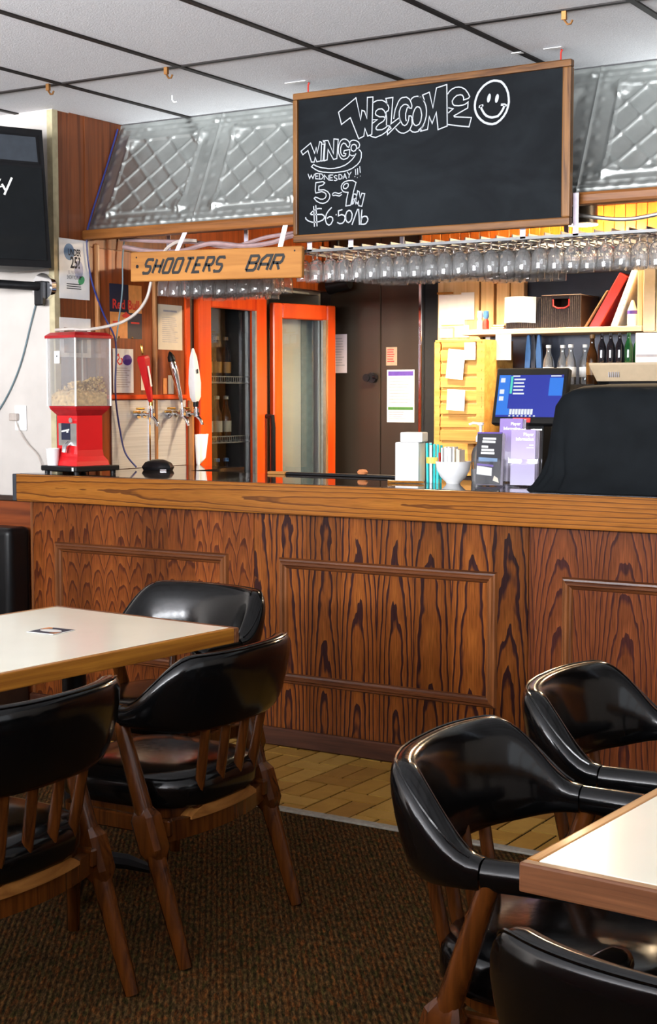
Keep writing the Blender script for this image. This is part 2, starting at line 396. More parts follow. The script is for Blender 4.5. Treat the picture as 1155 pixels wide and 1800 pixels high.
M_['label_lime'] = plain('lime_label', (.35, .4, .12), .4)
M_['wire'] = plain('coated_wire_shelf', (.10, .105, .11), .4, .3)
M_['wicker'] = plain('dark_wicker', (.05, .035, .03), .6, var=.4, scale=90)
M_['red_binder'] = plain('red_binder', (.42, .02, .015), .3)
M_['brown_binder'] = plain('brown_folder', (.22, .11, .05), .5)
M_['white_binder'] = plain('white_binder', (.78, .76, .7), .4)
M_['beige'] = plain('beige_laminate', (.52, .4, .26), .5, var=.05)
M_['teal'] = plain('teal_straw', (.02, .55, .55), .4)
M_['yellow'] = plain('yellow_band', (.75, .55, .1), .5)
M_['purple_cover'] = None
def leaflet(name, top, bot, z0, z1):
    t = NT(name); c = t.coord(); sp = t.n('ShaderNodeSeparateXYZ'); t.l(c, 0, sp, 0)
    mr = t.n('ShaderNodeMapRange'); mr.inputs[1].default_value = z0; mr.inputs[2].default_value = z1; t.l(sp, 2, mr, 0)
    r = t.ramp(mr, 0, [(0, bot), (1, top)]); t.l(r, 0, t.p, 'Base Color'); t.set(Roughness=.35); return t.m
M_['purple_leaf'] = leaflet('purple_leaflet_print', (.17, .085, .36), (.42, .38, .52), 0, .2)
M_['black_leaf'] = plain('black_leaflet_print', (.012, .010, .015), .4, var=.3, scale=20, spec=.2)
M_['screen_dark'] = emit('screen_navy', (.02, .04, .42), 1.0)
M_['screen_blue'] = emit('screen_blue', (.03, .22, .85), 1.0)
M_['screen_white'] = emit('screen_white', (.85, .9, .95), 1.0)
M_['screen_teal'] = emit('screen_teal', (.1, .75, .6), 1.0)
M_['lamp'] = emit('lamp_disc', (1.0, .9, .75), 6.0)
M_['red_sticker'] = plain('red_sticker', (.7, .03, .03), .4)
M_['sponge'] = plain('orange_sponge', (.6, .22, .08), .8)
M_['paper_lines'] = plain('faint_print', (.55, .5, .47), .8)
M_['lilac_paper'] = plain('lilac_paper', (.6, .52, .55), .8, var=.03)
M_['lilac_leaf'] = plain('lilac_leaflet_edge', (.62, .55, .72), .4)
M_['wainscot'] = streak('wainscot_red_brown', (.10, .022, .007), (.22, .05, .012), 0, .4, 16, .2)
M_['horn'] = plain('horn_grey', (.03, .036, .045), .4)
M_['rack_strip'] = plain('grey_rack_strip', (.14, .14, .14), .4, .5)
M_['dim_label'] = plain('dim_label', (.16, .16, .15), .5)
ORD = ['first', 'second', 'third', 'fourth', 'fifth', 'sixth', 'seventh', 'eighth', 'ninth', 'tenth', 'eleventh', 'twelfth', 'thirteenth', 'fourteenth', 'fifteenth', 'sixteenth', 'seventeenth', 'eighteenth', 'nineteenth', 'twentieth', 'twenty-first', 'twenty-second', 'twenty-third', 'twenty-fourth', 'twenty-fifth', 'twenty-sixth', 'twenty-seventh', 'twenty-eighth', 'twenty-ninth', 'thirtieth']
CHALK = {
 'welcome': [
  [(-3.178,2.588),(-3.096,2.637),(-3.074,2.548),(-3.068,2.585),(-3.056,2.580),(-3.045,2.551),(-3.043,2.633),(-3.017,2.632),(-3.022,2.486),(-3.041,2.481),(-3.054,2.512),(-3.059,2.482),(-3.083,2.474),(-3.122,2.561),(-3.164,2.538),(-3.178,2.588)],
  [(-3.017,2.609),(-3.006,2.614),(-2.998,2.616),(-2.976,2.615),(-2.963,2.609),(-2.954,2.601),(-2.947,2.591),(-2.944,2.582),(-2.947,2.571),(-2.954,2.569),(-2.957,2.566),(-2.954,2.543),(-2.955,2.515)],
  [(-2.961,2.543),(-2.968,2.550),(-2.986,2.551),(-3.003,2.560),(-3.006,2.566),(-3.003,2.575),(-2.992,2.582),(-2.976,2.582),(-2.965,2.573),(-2.958,2.559),(-2.961,2.543),(-2.968,2.533),(-2.990,2.523),(-3.002,2.512),(-3.003,2.506),(-2.997,2.501),(-2.975,2.500),(-2.959,2.506),(-2.950,2.513),(-2.941,2.512),(-2.943,2.505),(-2.957,2.489),(-2.975,2.480),(-3.004,2.472),(-3.022,2.477),(-3.030,2.482)],
  [(-3.020,2.543),(-2.997,2.541),(-3.019,2.529)],
  [(-2.951,2.596),(-2.958,2.620),(-2.926,2.621),(-2.934,2.519),(-2.897,2.539),(-2.891,2.523),(-2.950,2.478),(-2.951,2.492),(-2.934,2.501),(-2.941,2.514)],
  [(-2.922,2.537),(-2.919,2.555),(-2.915,2.573),(-2.901,2.602),(-2.892,2.612),(-2.883,2.616),(-2.865,2.616),(-2.851,2.606),(-2.844,2.593),(-2.840,2.580),(-2.842,2.570),(-2.853,2.573),(-2.858,2.584),(-2.867,2.588),(-2.877,2.588),(-2.890,2.579),(-2.897,2.562),(-2.897,2.546),(-2.893,2.531),(-2.882,2.511),(-2.872,2.506),(-2.863,2.510),(-2.858,2.518),(-2.854,2.530),(-2.853,2.542),(-2.844,2.541),(-2.840,2.532),(-2.839,2.507),(-2.850,2.487),(-2.861,2.481),(-2.875,2.477),(-2.888,2.479),(-2.898,2.484),(-2.907,2.492),(-2.913,2.499)],
  [(-2.851,2.579),(-2.861,2.574),(-2.868,2.553),(-2.868,2.534),(-2.865,2.523)],
  [(-2.846,2.601),(-2.841,2.608),(-2.832,2.613),(-2.816,2.614),(-2.802,2.610),(-2.791,2.600),(-2.786,2.589)],
  [(-2.811,2.613),(-2.798,2.607),(-2.787,2.595),(-2.778,2.573),(-2.775,2.554),(-2.776,2.534),(-2.783,2.511),(-2.794,2.494),(-2.811,2.482)],
  [(-2.847,2.487),(-2.838,2.479),(-2.826,2.476),(-2.812,2.478),(-2.796,2.488),(-2.786,2.502)],
  [(-2.816,2.574),(-2.807,2.571),(-2.801,2.563),(-2.796,2.540),(-2.800,2.519),(-2.807,2.506),(-2.819,2.501),(-2.828,2.504),(-2.834,2.513),(-2.837,2.531),(-2.834,2.550),(-2.828,2.564),(-2.821,2.572),(-2.816,2.574)],
  [(-2.785,2.596),(-2.793,2.616),(-2.763,2.624),(-2.747,2.563),(-2.732,2.637),(-2.687,2.645),(-2.684,2.487),(-2.724,2.477),(-2.728,2.510),(-2.732,2.544),(-2.750,2.503),(-2.763,2.531),(-2.770,2.482),(-2.800,2.478),(-2.794,2.494)],
  [(-2.683,2.608),(-2.676,2.617),(-2.665,2.625),(-2.650,2.630),(-2.636,2.630),(-2.622,2.627),(-2.607,2.618),(-2.596,2.604),(-2.588,2.589),(-2.593,2.583),(-2.614,2.579),(-2.614,2.588),(-2.619,2.597),(-2.628,2.600),(-2.643,2.599),(-2.655,2.591),(-2.663,2.580),(-2.661,2.569),(-2.654,2.562),(-2.635,2.559),(-2.618,2.560),(-2.607,2.562),(-2.595,2.569),(-2.596,2.547),(-2.655,2.523),(-2.653,2.519),(-2.580,2.509),(-2.590,2.475),(-2.635,2.483),(-2.684,2.493)],
  [(-2.680,2.556),(-2.659,2.550),(-2.680,2.536)],
 ],
 'smiley': [
  [(-2.473,2.636),(-2.457,2.631),(-2.445,2.620),(-2.434,2.604),(-2.427,2.586),(-2.424,2.568),(-2.423,2.551),(-2.427,2.533),(-2.433,2.517),(-2.444,2.501),(-2.458,2.488),(-2.475,2.478),(-2.492,2.476),(-2.508,2.479),(-2.524,2.485),(-2.540,2.497),(-2.553,2.511),(-2.561,2.526),(-2.565,2.539),(-2.566,2.553),(-2.564,2.569),(-2.559,2.584),(-2.552,2.599),(-2.541,2.612),(-2.529,2.623),(-2.515,2.631),(-2.501,2.636),(-2.487,2.638),(-2.473,2.636)],
  [(-2.540,2.551),(-2.538,2.539),(-2.533,2.530),(-2.526,2.519),(-2.517,2.510),(-2.505,2.504),(-2.493,2.501),(-2.479,2.502),(-2.468,2.504),(-2.458,2.513),(-2.451,2.522),(-2.445,2.532),(-2.441,2.542)],
  [(-2.546,2.542),(-2.544,2.548),(-2.530,2.551)],
  [(-2.456,2.545),(-2.441,2.544),(-2.432,2.539)],
 ],
  'wings': [
  [(-3.359,2.448),(-3.312,2.477),(-3.293,2.434),(-3.285,2.457),(-3.280,2.434),(-3.268,2.479),(-3.259,2.475),(-3.262,2.401),(-3.282,2.399),(-3.290,2.417),(-3.294,2.399),(-3.308,2.400),(-3.325,2.448),(-3.350,2.433),(-3.359,2.448)],
  [(-3.257,2.468),(-3.246,2.467),(-3.252,2.401),(-3.260,2.400)],
  [(-3.253,2.483),(-3.247,2.478),(-3.252,2.475)],
  [(-3.242,2.467),(-3.244,2.481),(-3.228,2.480),(-3.202,2.425),(-3.200,2.484),(-3.179,2.480),(-3.186,2.404),(-3.202,2.402),(-3.228,2.444),(-3.232,2.403),(-3.247,2.400),(-3.242,2.467)],
  [(-3.130,2.444),(-3.124,2.455),(-3.129,2.467),(-3.137,2.474),(-3.147,2.479),(-3.158,2.479),(-3.169,2.472),(-3.176,2.458),(-3.179,2.442),(-3.178,2.426),(-3.172,2.412),(-3.164,2.402),(-3.153,2.398),(-3.137,2.401),(-3.128,2.409),(-3.125,2.427),(-3.125,2.435),(-3.151,2.433),(-3.153,2.422),(-3.143,2.420),(-3.146,2.412),(-3.156,2.411),(-3.164,2.418),(-3.168,2.428),(-3.168,2.444),(-3.163,2.457),(-3.155,2.463),(-3.145,2.460),(-3.137,2.448),(-3.130,2.444)],
  [(-3.125,2.462),(-3.119,2.469),(-3.109,2.471),(-3.095,2.468),(-3.083,2.460),(-3.078,2.449),(-3.082,2.438),(-3.091,2.437)],
  [(-3.119,2.443),(-3.114,2.452),(-3.104,2.454),(-3.095,2.449),(-3.092,2.438),(-3.098,2.429),(-3.107,2.426),(-3.116,2.431),(-3.119,2.443)],
  [(-3.082,2.431),(-3.074,2.425),(-3.070,2.417),(-3.071,2.398),(-3.077,2.384),(-3.088,2.373),(-3.111,2.360),(-3.133,2.353),(-3.153,2.350),(-3.179,2.349),(-3.202,2.349),(-3.228,2.352),(-3.252,2.355),(-3.272,2.360),(-3.288,2.368),(-3.308,2.381),(-3.298,2.390),(-3.285,2.382),(-3.262,2.374),(-3.225,2.367),(-3.196,2.366),(-3.169,2.369),(-3.146,2.375),(-3.130,2.383),(-3.114,2.394),(-3.104,2.404),(-3.095,2.417)],
  [(-3.124,2.414),(-3.114,2.409),(-3.104,2.411)],
 ],
 'wednesday': [
  [(-3.325,2.354),(-3.317,2.334),(-3.309,2.347),(-3.301,2.333),(-3.293,2.351)],
  [(-3.273,2.351),(-3.288,2.352),(-3.288,2.331),(-3.273,2.329)],
  [(-3.288,2.341),(-3.276,2.341)],
  [(-3.269,2.350),(-3.269,2.328),(-3.258,2.328),(-3.250,2.337),(-3.258,2.348),(-3.269,2.350)],
  [(-3.246,2.323),(-3.246,2.343),(-3.225,2.321),(-3.225,2.341)],
  [(-3.204,2.340),(-3.219,2.341),(-3.219,2.320),(-3.204,2.319)],
  [(-3.219,2.330),(-3.207,2.329)],
  [(-3.184,2.334),(-3.192,2.337),(-3.199,2.333),(-3.196,2.328),(-3.187,2.325),(-3.184,2.319),(-3.192,2.316),(-3.199,2.318)],
  [(-3.176,2.340),(-3.176,2.321),(-3.166,2.321),(-3.160,2.329),(-3.166,2.338),(-3.176,2.340)],
  [(-3.157,2.320),(-3.148,2.340),(-3.139,2.319)],
  [(-3.154,2.328),(-3.143,2.327)],
  [(-3.137,2.348),(-3.127,2.334),(-3.117,2.346)],
  [(-3.127,2.334),(-3.129,2.322)],
  [(-3.098,2.355),(-3.096,2.331)],
  [(-3.088,2.358),(-3.087,2.332)],
  [(-3.078,2.365),(-3.075,2.338)],
  [(-3.102,2.326),(-3.099,2.325)],
  [(-3.090,2.321),(-3.088,2.320)],
  [(-3.076,2.326),(-3.074,2.325)],
 ],
 'hours': [
  [(-3.287,2.315),(-3.252,2.317),(-3.244,2.311),(-3.253,2.303),(-3.272,2.300),(-3.273,2.284),(-3.248,2.284),(-3.230,2.275),(-3.220,2.263),(-3.219,2.255),(-3.222,2.245),(-3.230,2.236),(-3.240,2.231),(-3.253,2.229),(-3.268,2.232),(-3.283,2.240),(-3.295,2.252),(-3.289,2.257),(-3.278,2.253),(-3.265,2.247),(-3.252,2.246),(-3.242,2.250),(-3.237,2.257),(-3.238,2.266),(-3.245,2.272),(-3.258,2.277),(-3.287,2.273),(-3.290,2.285),(-3.287,2.315)],
  [(-3.207,2.264),(-3.200,2.268),(-3.192,2.268),(-3.176,2.263),(-3.162,2.267)],
  [(-3.205,2.257),(-3.192,2.258),(-3.174,2.253),(-3.162,2.259)],
  [(-3.207,2.264),(-3.205,2.257)],
  [(-3.132,2.265),(-3.143,2.266),(-3.156,2.270),(-3.164,2.281),(-3.165,2.292),(-3.159,2.302),(-3.148,2.309),(-3.130,2.312),(-3.111,2.311),(-3.095,2.302),(-3.107,2.266),(-3.120,2.213),(-3.143,2.211),(-3.140,2.236),(-3.132,2.265)],
  [(-3.140,2.302),(-3.150,2.298),(-3.155,2.290),(-3.153,2.283),(-3.143,2.280),(-3.133,2.287),(-3.131,2.295),(-3.133,2.300),(-3.140,2.302)],
  [(-3.114,2.214),(-3.107,2.257),(-3.096,2.255),(-3.092,2.246),(-3.097,2.237),(-3.109,2.236)],
  [(-3.109,2.216),(-3.102,2.236),(-3.097,2.216),(-3.088,2.268),(-3.080,2.264),(-3.075,2.238),(-3.068,2.257),(-3.054,2.254),(-3.068,2.205),(-3.082,2.208),(-3.084,2.226),(-3.089,2.216),(-3.094,2.224)],
 ],
 'price': [
  [(-3.258,2.208),(-3.272,2.210),(-3.285,2.208),(-3.304,2.199),(-3.313,2.191),(-3.309,2.187),(-3.282,2.186),(-3.258,2.185),(-3.247,2.179),(-3.245,2.170),(-3.253,2.162),(-3.268,2.157),(-3.285,2.155),(-3.305,2.156),(-3.325,2.163),(-3.336,2.172),(-3.337,2.179)],
  [(-3.298,2.221),(-3.295,2.176),(-3.294,2.137)],
  [(-3.287,2.224),(-3.284,2.181),(-3.281,2.138)],
  [(-3.210,2.210),(-3.225,2.198),(-3.235,2.186),(-3.240,2.171),(-3.240,2.159),(-3.235,2.146),(-3.224,2.139),(-3.214,2.143),(-3.205,2.157),(-3.206,2.167),(-3.212,2.172),(-3.222,2.173),(-3.233,2.167)],
  [(-3.191,2.180),(-3.187,2.178)],
  [(-3.159,2.198),(-3.178,2.194),(-3.178,2.174),(-3.163,2.178),(-3.151,2.174),(-3.146,2.164),(-3.150,2.151),(-3.159,2.143),(-3.172,2.142),(-3.184,2.148)],
  [(-3.128,2.193),(-3.119,2.189),(-3.113,2.177),(-3.115,2.159),(-3.121,2.149),(-3.130,2.144),(-3.138,2.148),(-3.143,2.157),(-3.144,2.175),(-3.138,2.188),(-3.128,2.193)],
  [(-3.087,2.196),(-3.101,2.164),(-3.114,2.134)],
  [(-3.083,2.196),(-3.080,2.163),(-3.079,2.132)],
  [(-3.067,2.192),(-3.070,2.162),(-3.072,2.134),(-3.058,2.133),(-3.049,2.135),(-3.041,2.144),(-3.039,2.153),(-3.045,2.163),(-3.055,2.165),(-3.065,2.162),(-3.070,2.151)],
 ],
}
EYES = ((-2.5065, 2.5748), (-2.4730, 2.5702))

# ================================================================== ROOM SHELL
CZ = 2.724                      # ceiling grid height
XL = -4.615                     # panelled left wall of the bar niche
# floor
floor = struct(MB().bx(-7, 2.7, -3.1, 7.6, -.06, -.012).done('floor', M_['grout']))
sub(MB().bx(-7, 2.7, -3.1, 4.215, -.012, 0).done('carpet', M_['carpet'], floor), 'brown flecked ribbed carpet')
sub(MB().bx(-4.72, .3, 4.215, 4.258, -.012, .006).done('threshold_strip', M_['threshold'], floor, bevel=.003), 'grey threshold strip between carpet and tiles')
sub(MB().bx(-4.72, .3, 4.25, 5.04, -.012, -.0028).done('grout_bed', M_['grout'], floor), 'dark grout under the ochre tiles')
# quarry tiles, pairs alternating with a cross tile
L_, W_ = .196, .098; k = 0
for i in range(0, 26):
    x0 = -4.72 + i*L_; y = 4.262 - (i % 2)*.147
    while y < 5.03:
        for kind in (0, 1):
            if kind == 0: rects = [(x0, x0+W_, y, y+L_), (x0+W_, x0+L_, y, y+L_)]
            else: rects = [(x0, x0+L_, y+L_, y+L_+W_)]
            for a, b, c0, d0 in rects:
                c1, d1 = max(c0, 4.262), min(d0, 5.028)
                if d1-c1 < .02: continue
                g = .0045; k += 1
                dz = random.uniform(-.0012, .0006)
                MB().bx(a+g, b-g, c1+g, d1-g, -.0029, .0012+dz).done('floor_tile', M_['tile'][random.choice((0, 0, 1, 1, 2))], floor)
        y += L_ + W_
# main ceiling: slab above, lay-in tiles and dark grid below
ceil = struct(MB().bx(-7, 2.7, -3.1, 5.62, CZ+.02, CZ+.08).done('ceiling', M_['ceil']))
gx = [-4.215 + .615*i for i in range(-5, 12)]; gy = [4.705 - 1.22*i for i in range(0, 7)]
ys = [5.6] + gy
for i in range(2, 10):
    for j in range(0, 4):
        MB().bx(gx[i]+.009, gx[i+1]-.009, ys[j+1]+.009, ys[j]-.009, CZ+.004, CZ+.02).done('ceiling_tile', M_['ceil'], ceil, bevel=.003)
for x in gx: MB().bx(x-.0125, x+.0125, -3.1, 5.6, CZ-.002, CZ+.02).done('ceiling_grid_bar', M_['grid'], ceil)
for y in gy: MB().bx(-7, 2.7, y-.011, y+.011, CZ-.001, CZ+.019).done('ceiling_grid_bar', M_['grid'], ceil)
# lower ceiling over the bar
struct(MB().bx(-5.3, 2.7, 5.5, 7.56, 2.44, 2.50).done('ceiling_bar', M_['dark_wood']))
# walls
wf = struct(MB().bx(-7, XL, 5.09, 5.2, 0, CZ+.02).done('wall_front', M_['plaster']))
MB().bx(XL-.028, XL+.004, 5.084, 5.12, 1.09, CZ).done('corner_bead', M_['plaster_edge'], wf)
wl = struct(MB().bx(XL-.10, XL, 5.2, 6.06, 0, CZ+.02).done('wall_left', M_['wall_wood']))
MB().bx(XL-.02, XL+.001, 5.1, 5.30, 1.09, CZ).done('wood_panel', M_['wall_wood'], wl)
for y0, y1 in ((5.30, 5.36), (5.378, 5.786), (5.806, 6.04)):
    MB().bx(XL-.004, XL+.006, y0, y1, .9, 2.13).done('wood_panel', M_['wall_wood_red' if y0 > 5.37 else 'wall_wood'], wl)
MB().bx(XL-.004, XL+.006, 5.30, 6.04, 2.135, CZ).done('wood_panel', M_['wall_wood'], wl)
for _q in (0,):
    pass
for y in (5.368, 5.796): MB().bx(XL, XL+.022, y-.011, y+.011, .9, 2.15).done('panel_trim', M_['trim_wood'], wl, bevel=.005)
MB().bx(XL, XL+.03, 5.36, 6.04, 1.425, 1.448).done('panel_rail', M_['door_wood'], wl, bevel=.004)
struct(MB().bx(-7.1, -7, -3.1, 5.2, 0, CZ+.02).done('wall_far_left', M_['plaster']))
wb = struct(MB().bx(-5.4, 2.7, 7.47, 7.56, 0, 2.44).done('wall_back', M_['dark_wood']))
x = -4.0
while x < -1.2:          # orange tongue-and-groove boards above the back bar
    MB().bx(x, x+.058, 7.455, 7.47, 2.18, 2.44).done('back_board', M_['orange_wall'], wb, bevel=.003); x += .06
# street side, with window openings
wr = MB()
wr.bx(2.6, 2.7, -3.1, 7.6, 0, .88); wr.bx(2.6, 2.7, -3.1, 7.6, 2.62, CZ+.02); wr.bx(2.6, 2.7, 3.3, 7.6, .88, 2.62); wr.bx(2.6, 2.7, -3.1, -2.1, .88, 2.62)
struct(wr.done('wall_right', M_['plaster']))
ws = MB(); ws.bx(-7, 2.6, -3.2, -3.1, 0, .85); ws.bx(-7, 2.6, -3.2, -3.1, 2.55, CZ+.02); ws.bx(-7, -6.2, -3.2, -3.1, .85, 2.55); ws.bx(1.6, 2.6, -3.2, -3.1, .85, 2.55)
struct(ws.done('wall_street', M_['plaster']))
f = MB()
for y in (-2.1, -.75, .6, 1.95, 3.3): f.bx(2.62, 2.68, y-.03, y+.03, .88, 2.62)
f.bx(2.62, 2.68, -2.1, 3.3, .88, .93); f.bx(2.62, 2.68, -2.1, 3.3, 2.57, 2.62)
struct(f.done('window_1', M_['trim_wood']))
f = MB()
for i in range(7): xx = -6.2+1.3*i; f.bx(xx-.03, xx+.03, -3.18, -3.12, .85, 2.55)
f.bx(-6.2, 1.6, -3.18, -3.12, .85, .9); f.bx(-6.2, 1.6, -3.18, -3.12, 2.5, 2.55)
struct(f.done('window_2', M_['trim_wood']))
# added unseen screen behind the camera, shades the lower bar and floor
struct(MB().bx(-6.2, 2.6, -.75, -.65, 0, 1.60).done('wall_added_screen', M_['wall_wood']))
# wainscot on the white wall beside the bar
wc = struct(MB().bx(-7, -4.73, 5.065, 5.09, 0, .955).done('trim_1', M_['wainscot']))
MB().bx(-7, -4.73, 5.052, 5.09, .955, .98).done('wainscot_cap', M_['dark_wood'], wc, bevel=.004)

# ================================================================== TIN CANOPY
can = thing('tin_canopy', 'pressed tin canopy with diamond lattice sloping above the bar', 'canopy', (0, 0, 0))
TB, TT = Vector((0, 5.315, 2.195)), Vector((0, 5.565, 2.722)); tv = TT-TB; tn = Vector((0, -tv.z, tv.y)).normalized()
rng = random.Random(3)
orn = []
for ix in range(12):
    for zone in (.075, .925):
        orn.append(((ix+.5)/12+rng.uniform(-.01, .01), zone+rng.uniform(-.02, .02), rng.uniform(.012, .02), rng.uniform(.002, .007)))
for iy in range(10):
    for zone in (.05, .95): orn.append((zone+rng.uniform(-.015, .015), (iy+.5)/10, rng.uniform(.010, .018), rng.uniform(.002, .006)))
for cx, cy in ((.17, .2), (.83, .2), (.17, .82), (.83, .82)):
    for q in range(6): orn.append((cx+.045*math.cos(q*1.05), cy+.045*math.sin(q*1.05), .014, .009))
    orn.append((cx, cy, .018, .012))
PW, PH = .605, tv.length
def tin_h(u, v):
    X, Y = u*PW, v*PH; h = 0.0
    if .15 < u < .85 and .17 < v < .84:
        a = (X+Y)/.135; b = (X-Y)/.135
        da = abs(a-round(a))*.135/1.414; db = abs(b-round(b))*.135/1.414
        h = .007*max(math.exp(-(da/.0048)**2), math.exp(-(db/.0048)**2))
        h += .003*math.exp(-((da**2+db**2)/.010**2))
    d = min(abs(u-.15)*PW if .12 < v < .88 else 9, abs(u-.85)*PW if .12 < v < .88 else 9, abs(v-.17)*PH if .1 < u < .9 else 9, abs(v-.84)*PH if .1 < u < .9 else 9)
    h += .008*math.exp(-(d/.006)**2)
    if not (.2 < u < .8 and .26 < v < .76):
        for ou, ov, s, q in orn:
            e = (((u-ou)*PW)**2+((v-ov)*PH)**2)/s**2
            if e < 6: h += q*math.exp(-e)
        h += .0025*math.sin(Y*220)*(1 if (v < .12 or v > .89) else 0)
    h += .006*math.exp(-((u*PW)/.005)**2) + .004*math.exp(-(((1-u)*PW)/.004)**2)
    return h
def tin_pt(u, v): p = TB+tv*v+tn*tin_h(u, v); return (u*PW, p.y, p.z)
tin = MB().grid(tin_pt, 84, 78).done('tin_panel', M_['tin'], can, smooth=True, ang=70)
tin.location.x = XL
for i in range(1, 8):
    c = tin.copy(); COL.objects.link(c); c.location.x = XL+PW*i
MB().loft([[(x, 5.315, 2.17), (x, 5.40, 2.17), (x, 5.63, 2.70), (x, 5.572, 2.72)] for x in (XL, XL+8*PW)]).done('backing_board', M_['dark_wood'], can)
sub(MB().bx(XL, XL+8*PW, 5.275, 5.33, 2.16, 2.207).done('edge_rail', M_['trim_wood_x'], can, bevel=.012, seg=2), 'brown half-round wooden edge rail')

# ================================================================== BAR COUNTER
bar = thing('bar_counter', 'long oak-fronted bar counter with panel mouldings and a dark glossy top', 'bar counter', (0, 0, 0))
BX1 = .25
sub(MB().prism([(-4.752, 4.992), (BX1, 4.992), (BX1, 5.585), (-4.235, 5.585), (-4.235, 6.035), (-4.609, 6.035), (-4.609, 5.085), (-4.752, 5.085)], 1.045, 1.09).done('countertop', M_['counter'], bar, bevel=.003), 'dark glossy countertop')
sub(MB().bx(-4.752, BX1, 4.964, 4.990, .966, 1.089).done('fascia', M_['fascia'], bar, bevel=.005, seg=2), 'golden oak front edge')
sub(MB().bx(-4.776, -4.754, 4.964, 5.083, .966, 1.089).done('end_cap', M_['black_edge'], bar, bevel=.003), 'dark laminate end edge')
MB().bx(-4.70, BX1, 5.046, 5.56, .0, 1.04).done('carcass', M_['dark_wood'], bar)
MB().bx(-4.60, -4.26, 5.585, 6.03, .0, 1.04).done('carcass', M_['dark_wood'], bar)
px_ = [-4.715, -3.482, -2.244, -1.006, BX1]
for i, m in enumerate(('panel_a', 'panel_b', 'panel_c', 'panel_b')):
    MB().bx(px_[i]+.0012, px_[i+1]-.0012, 5.03, 5.046, 0, .968).done('front_panel', M_[m], bar, bevel=.0008)
sub(MB().bx(-4.728, -4.714, 5.026, 5.062, 0, .966).done('corner_strip', M_['molding_v_lit'], bar, bevel=.003), 'oak corner strip at the left end')
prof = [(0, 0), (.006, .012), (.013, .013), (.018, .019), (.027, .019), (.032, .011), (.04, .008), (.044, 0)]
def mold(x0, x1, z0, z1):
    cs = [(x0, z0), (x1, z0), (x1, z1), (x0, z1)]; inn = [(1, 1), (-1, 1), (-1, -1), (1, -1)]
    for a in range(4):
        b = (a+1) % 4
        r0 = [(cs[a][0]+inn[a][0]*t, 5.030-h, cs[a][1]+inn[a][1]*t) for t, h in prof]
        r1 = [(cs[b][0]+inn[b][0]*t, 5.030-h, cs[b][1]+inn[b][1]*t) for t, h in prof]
        MB().loft([r0, r1]).done('molding', M_['molding'] if a % 2 == 0 else M_['molding_v_lit'], bar)
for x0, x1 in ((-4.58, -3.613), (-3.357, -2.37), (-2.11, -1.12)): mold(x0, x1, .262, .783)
sub(MB().bx(-4.73, BX1, 5.004, 5.029, .001, .075).done('base_board', M_['base_wood'], bar, bevel=.006), 'scuffed brown skirting board')

# ================================================================== COOLERS ON THE LEFT WALL
def slab_frame(mb, y0, y1, z0, z1, st, top, bot, x0, x1):
    mb.bx(x0, x1, y0, y0+st, z0, z1); mb.bx(x0, x1, y1-st, y1, z0, z1)
    mb.bx(x0, x1, y0+st, y1-st, z1-top, z1); mb.bx(x0, x1, y0+st, y1-st, z0, z0+bot)
ck = thing('bottle_cooler', 'built-in glass-front bottle cooler with orange wooden frame full of bottles', 'cooler', (0, 0, 0))
c = MB(); c.bx(-5.20, -5.17, 6.08, 6.80, .1, 2.05); c.bx(-5.2, -4.64, 6.08, 6.10, .1, 2.05); c.bx(-5.2, -4.64, 6.78, 6.80, .1, 2.05); c.bx(-5.2, -4.64, 6.1, 6.78, 2.03, 2.05); c.bx(-5.2, -4.64, 6.1, 6.78, .1, .13)
c.done('cabinet', M_['cooler_in'], ck)
dr = MB(); slab_frame(dr, 6.145, 6.765, .2, 1.985, .108, .085, .1, -4.635, -4.59); d1 = dr.done('door', M_['door_wood'], ck, bevel=.006)
MB().bx(-4.618, -4.612, 6.25, 6.66, .3, 1.9).done('pane', M_['pane'], d1)
MB().bx(-4.605, -4.585, 6.640, 6.657, .3, 1.9).done('door_gasket', M_['alu'], d1)
MB().tube([(-4.59, 6.752, 1.33), (-4.55, 6.754, 1.33), (-4.545, 6.754, 1.27), (-4.545, 6.754, 1.0), (-4.55, 6.754, .96), (-4.59, 6.752, .96)], .014, 8).done('door_handle', M_['black_plastic'], d1, smooth=True)
sub(MB().bx(-4.64, -4.60, 6.045, 6.085, 0, 2.05).done('door_jamb', M_['door_wood'], ck, bevel=.004), 'orange upright jamb')
MB().bx(-4.64, -4.625, 6.085, 6.145, 0, 2.05).done('door_jamb', M_['dark_wood'], ck)
MB().bx(-4.67, -4.635, 6.765, 6.845, 0, 2.05).done('door_jamb', M_['dark_wood'], ck)
MB().cyl((-4.588, 6.066, .5), (-4.588, 6.066, 1.42), .016, n=10).done('post', M_['trim_wood'], ck)
SH = (.86, 1.20, 1.52)
for z in SH:
    s_ = MB(); s_.bx(-5.1, -4.66, 6.105, 6.115, z-.012, z); s_.bx(-5.1, -4.66, 6.765, 6.775, z-.012, z)
    s_.bx(-4.668, -4.662, 6.115, 6.765, z-.012, z-.006); s_.bx(-4.668, -4.662, 6.115, 6.765, z+.022, z+.027)
    for q in range(32): s_.bx(-4.667, -4.663, 6.125+.02*q, 6.128+.02*q, z-.006, z+.022)
    for q in range(16): s_.bx(-5.1, -4.675, 6.13+.04*q, 6.135+.04*q, z-.006, z)
    s_.done('wire_shelf', M_['wire'], ck)
struct(MB().bx(-4.72, -4.612, 6.06, 7.47, 2.05, 2.44).done('wall_cooler_header', M_['wall_wood_red']))
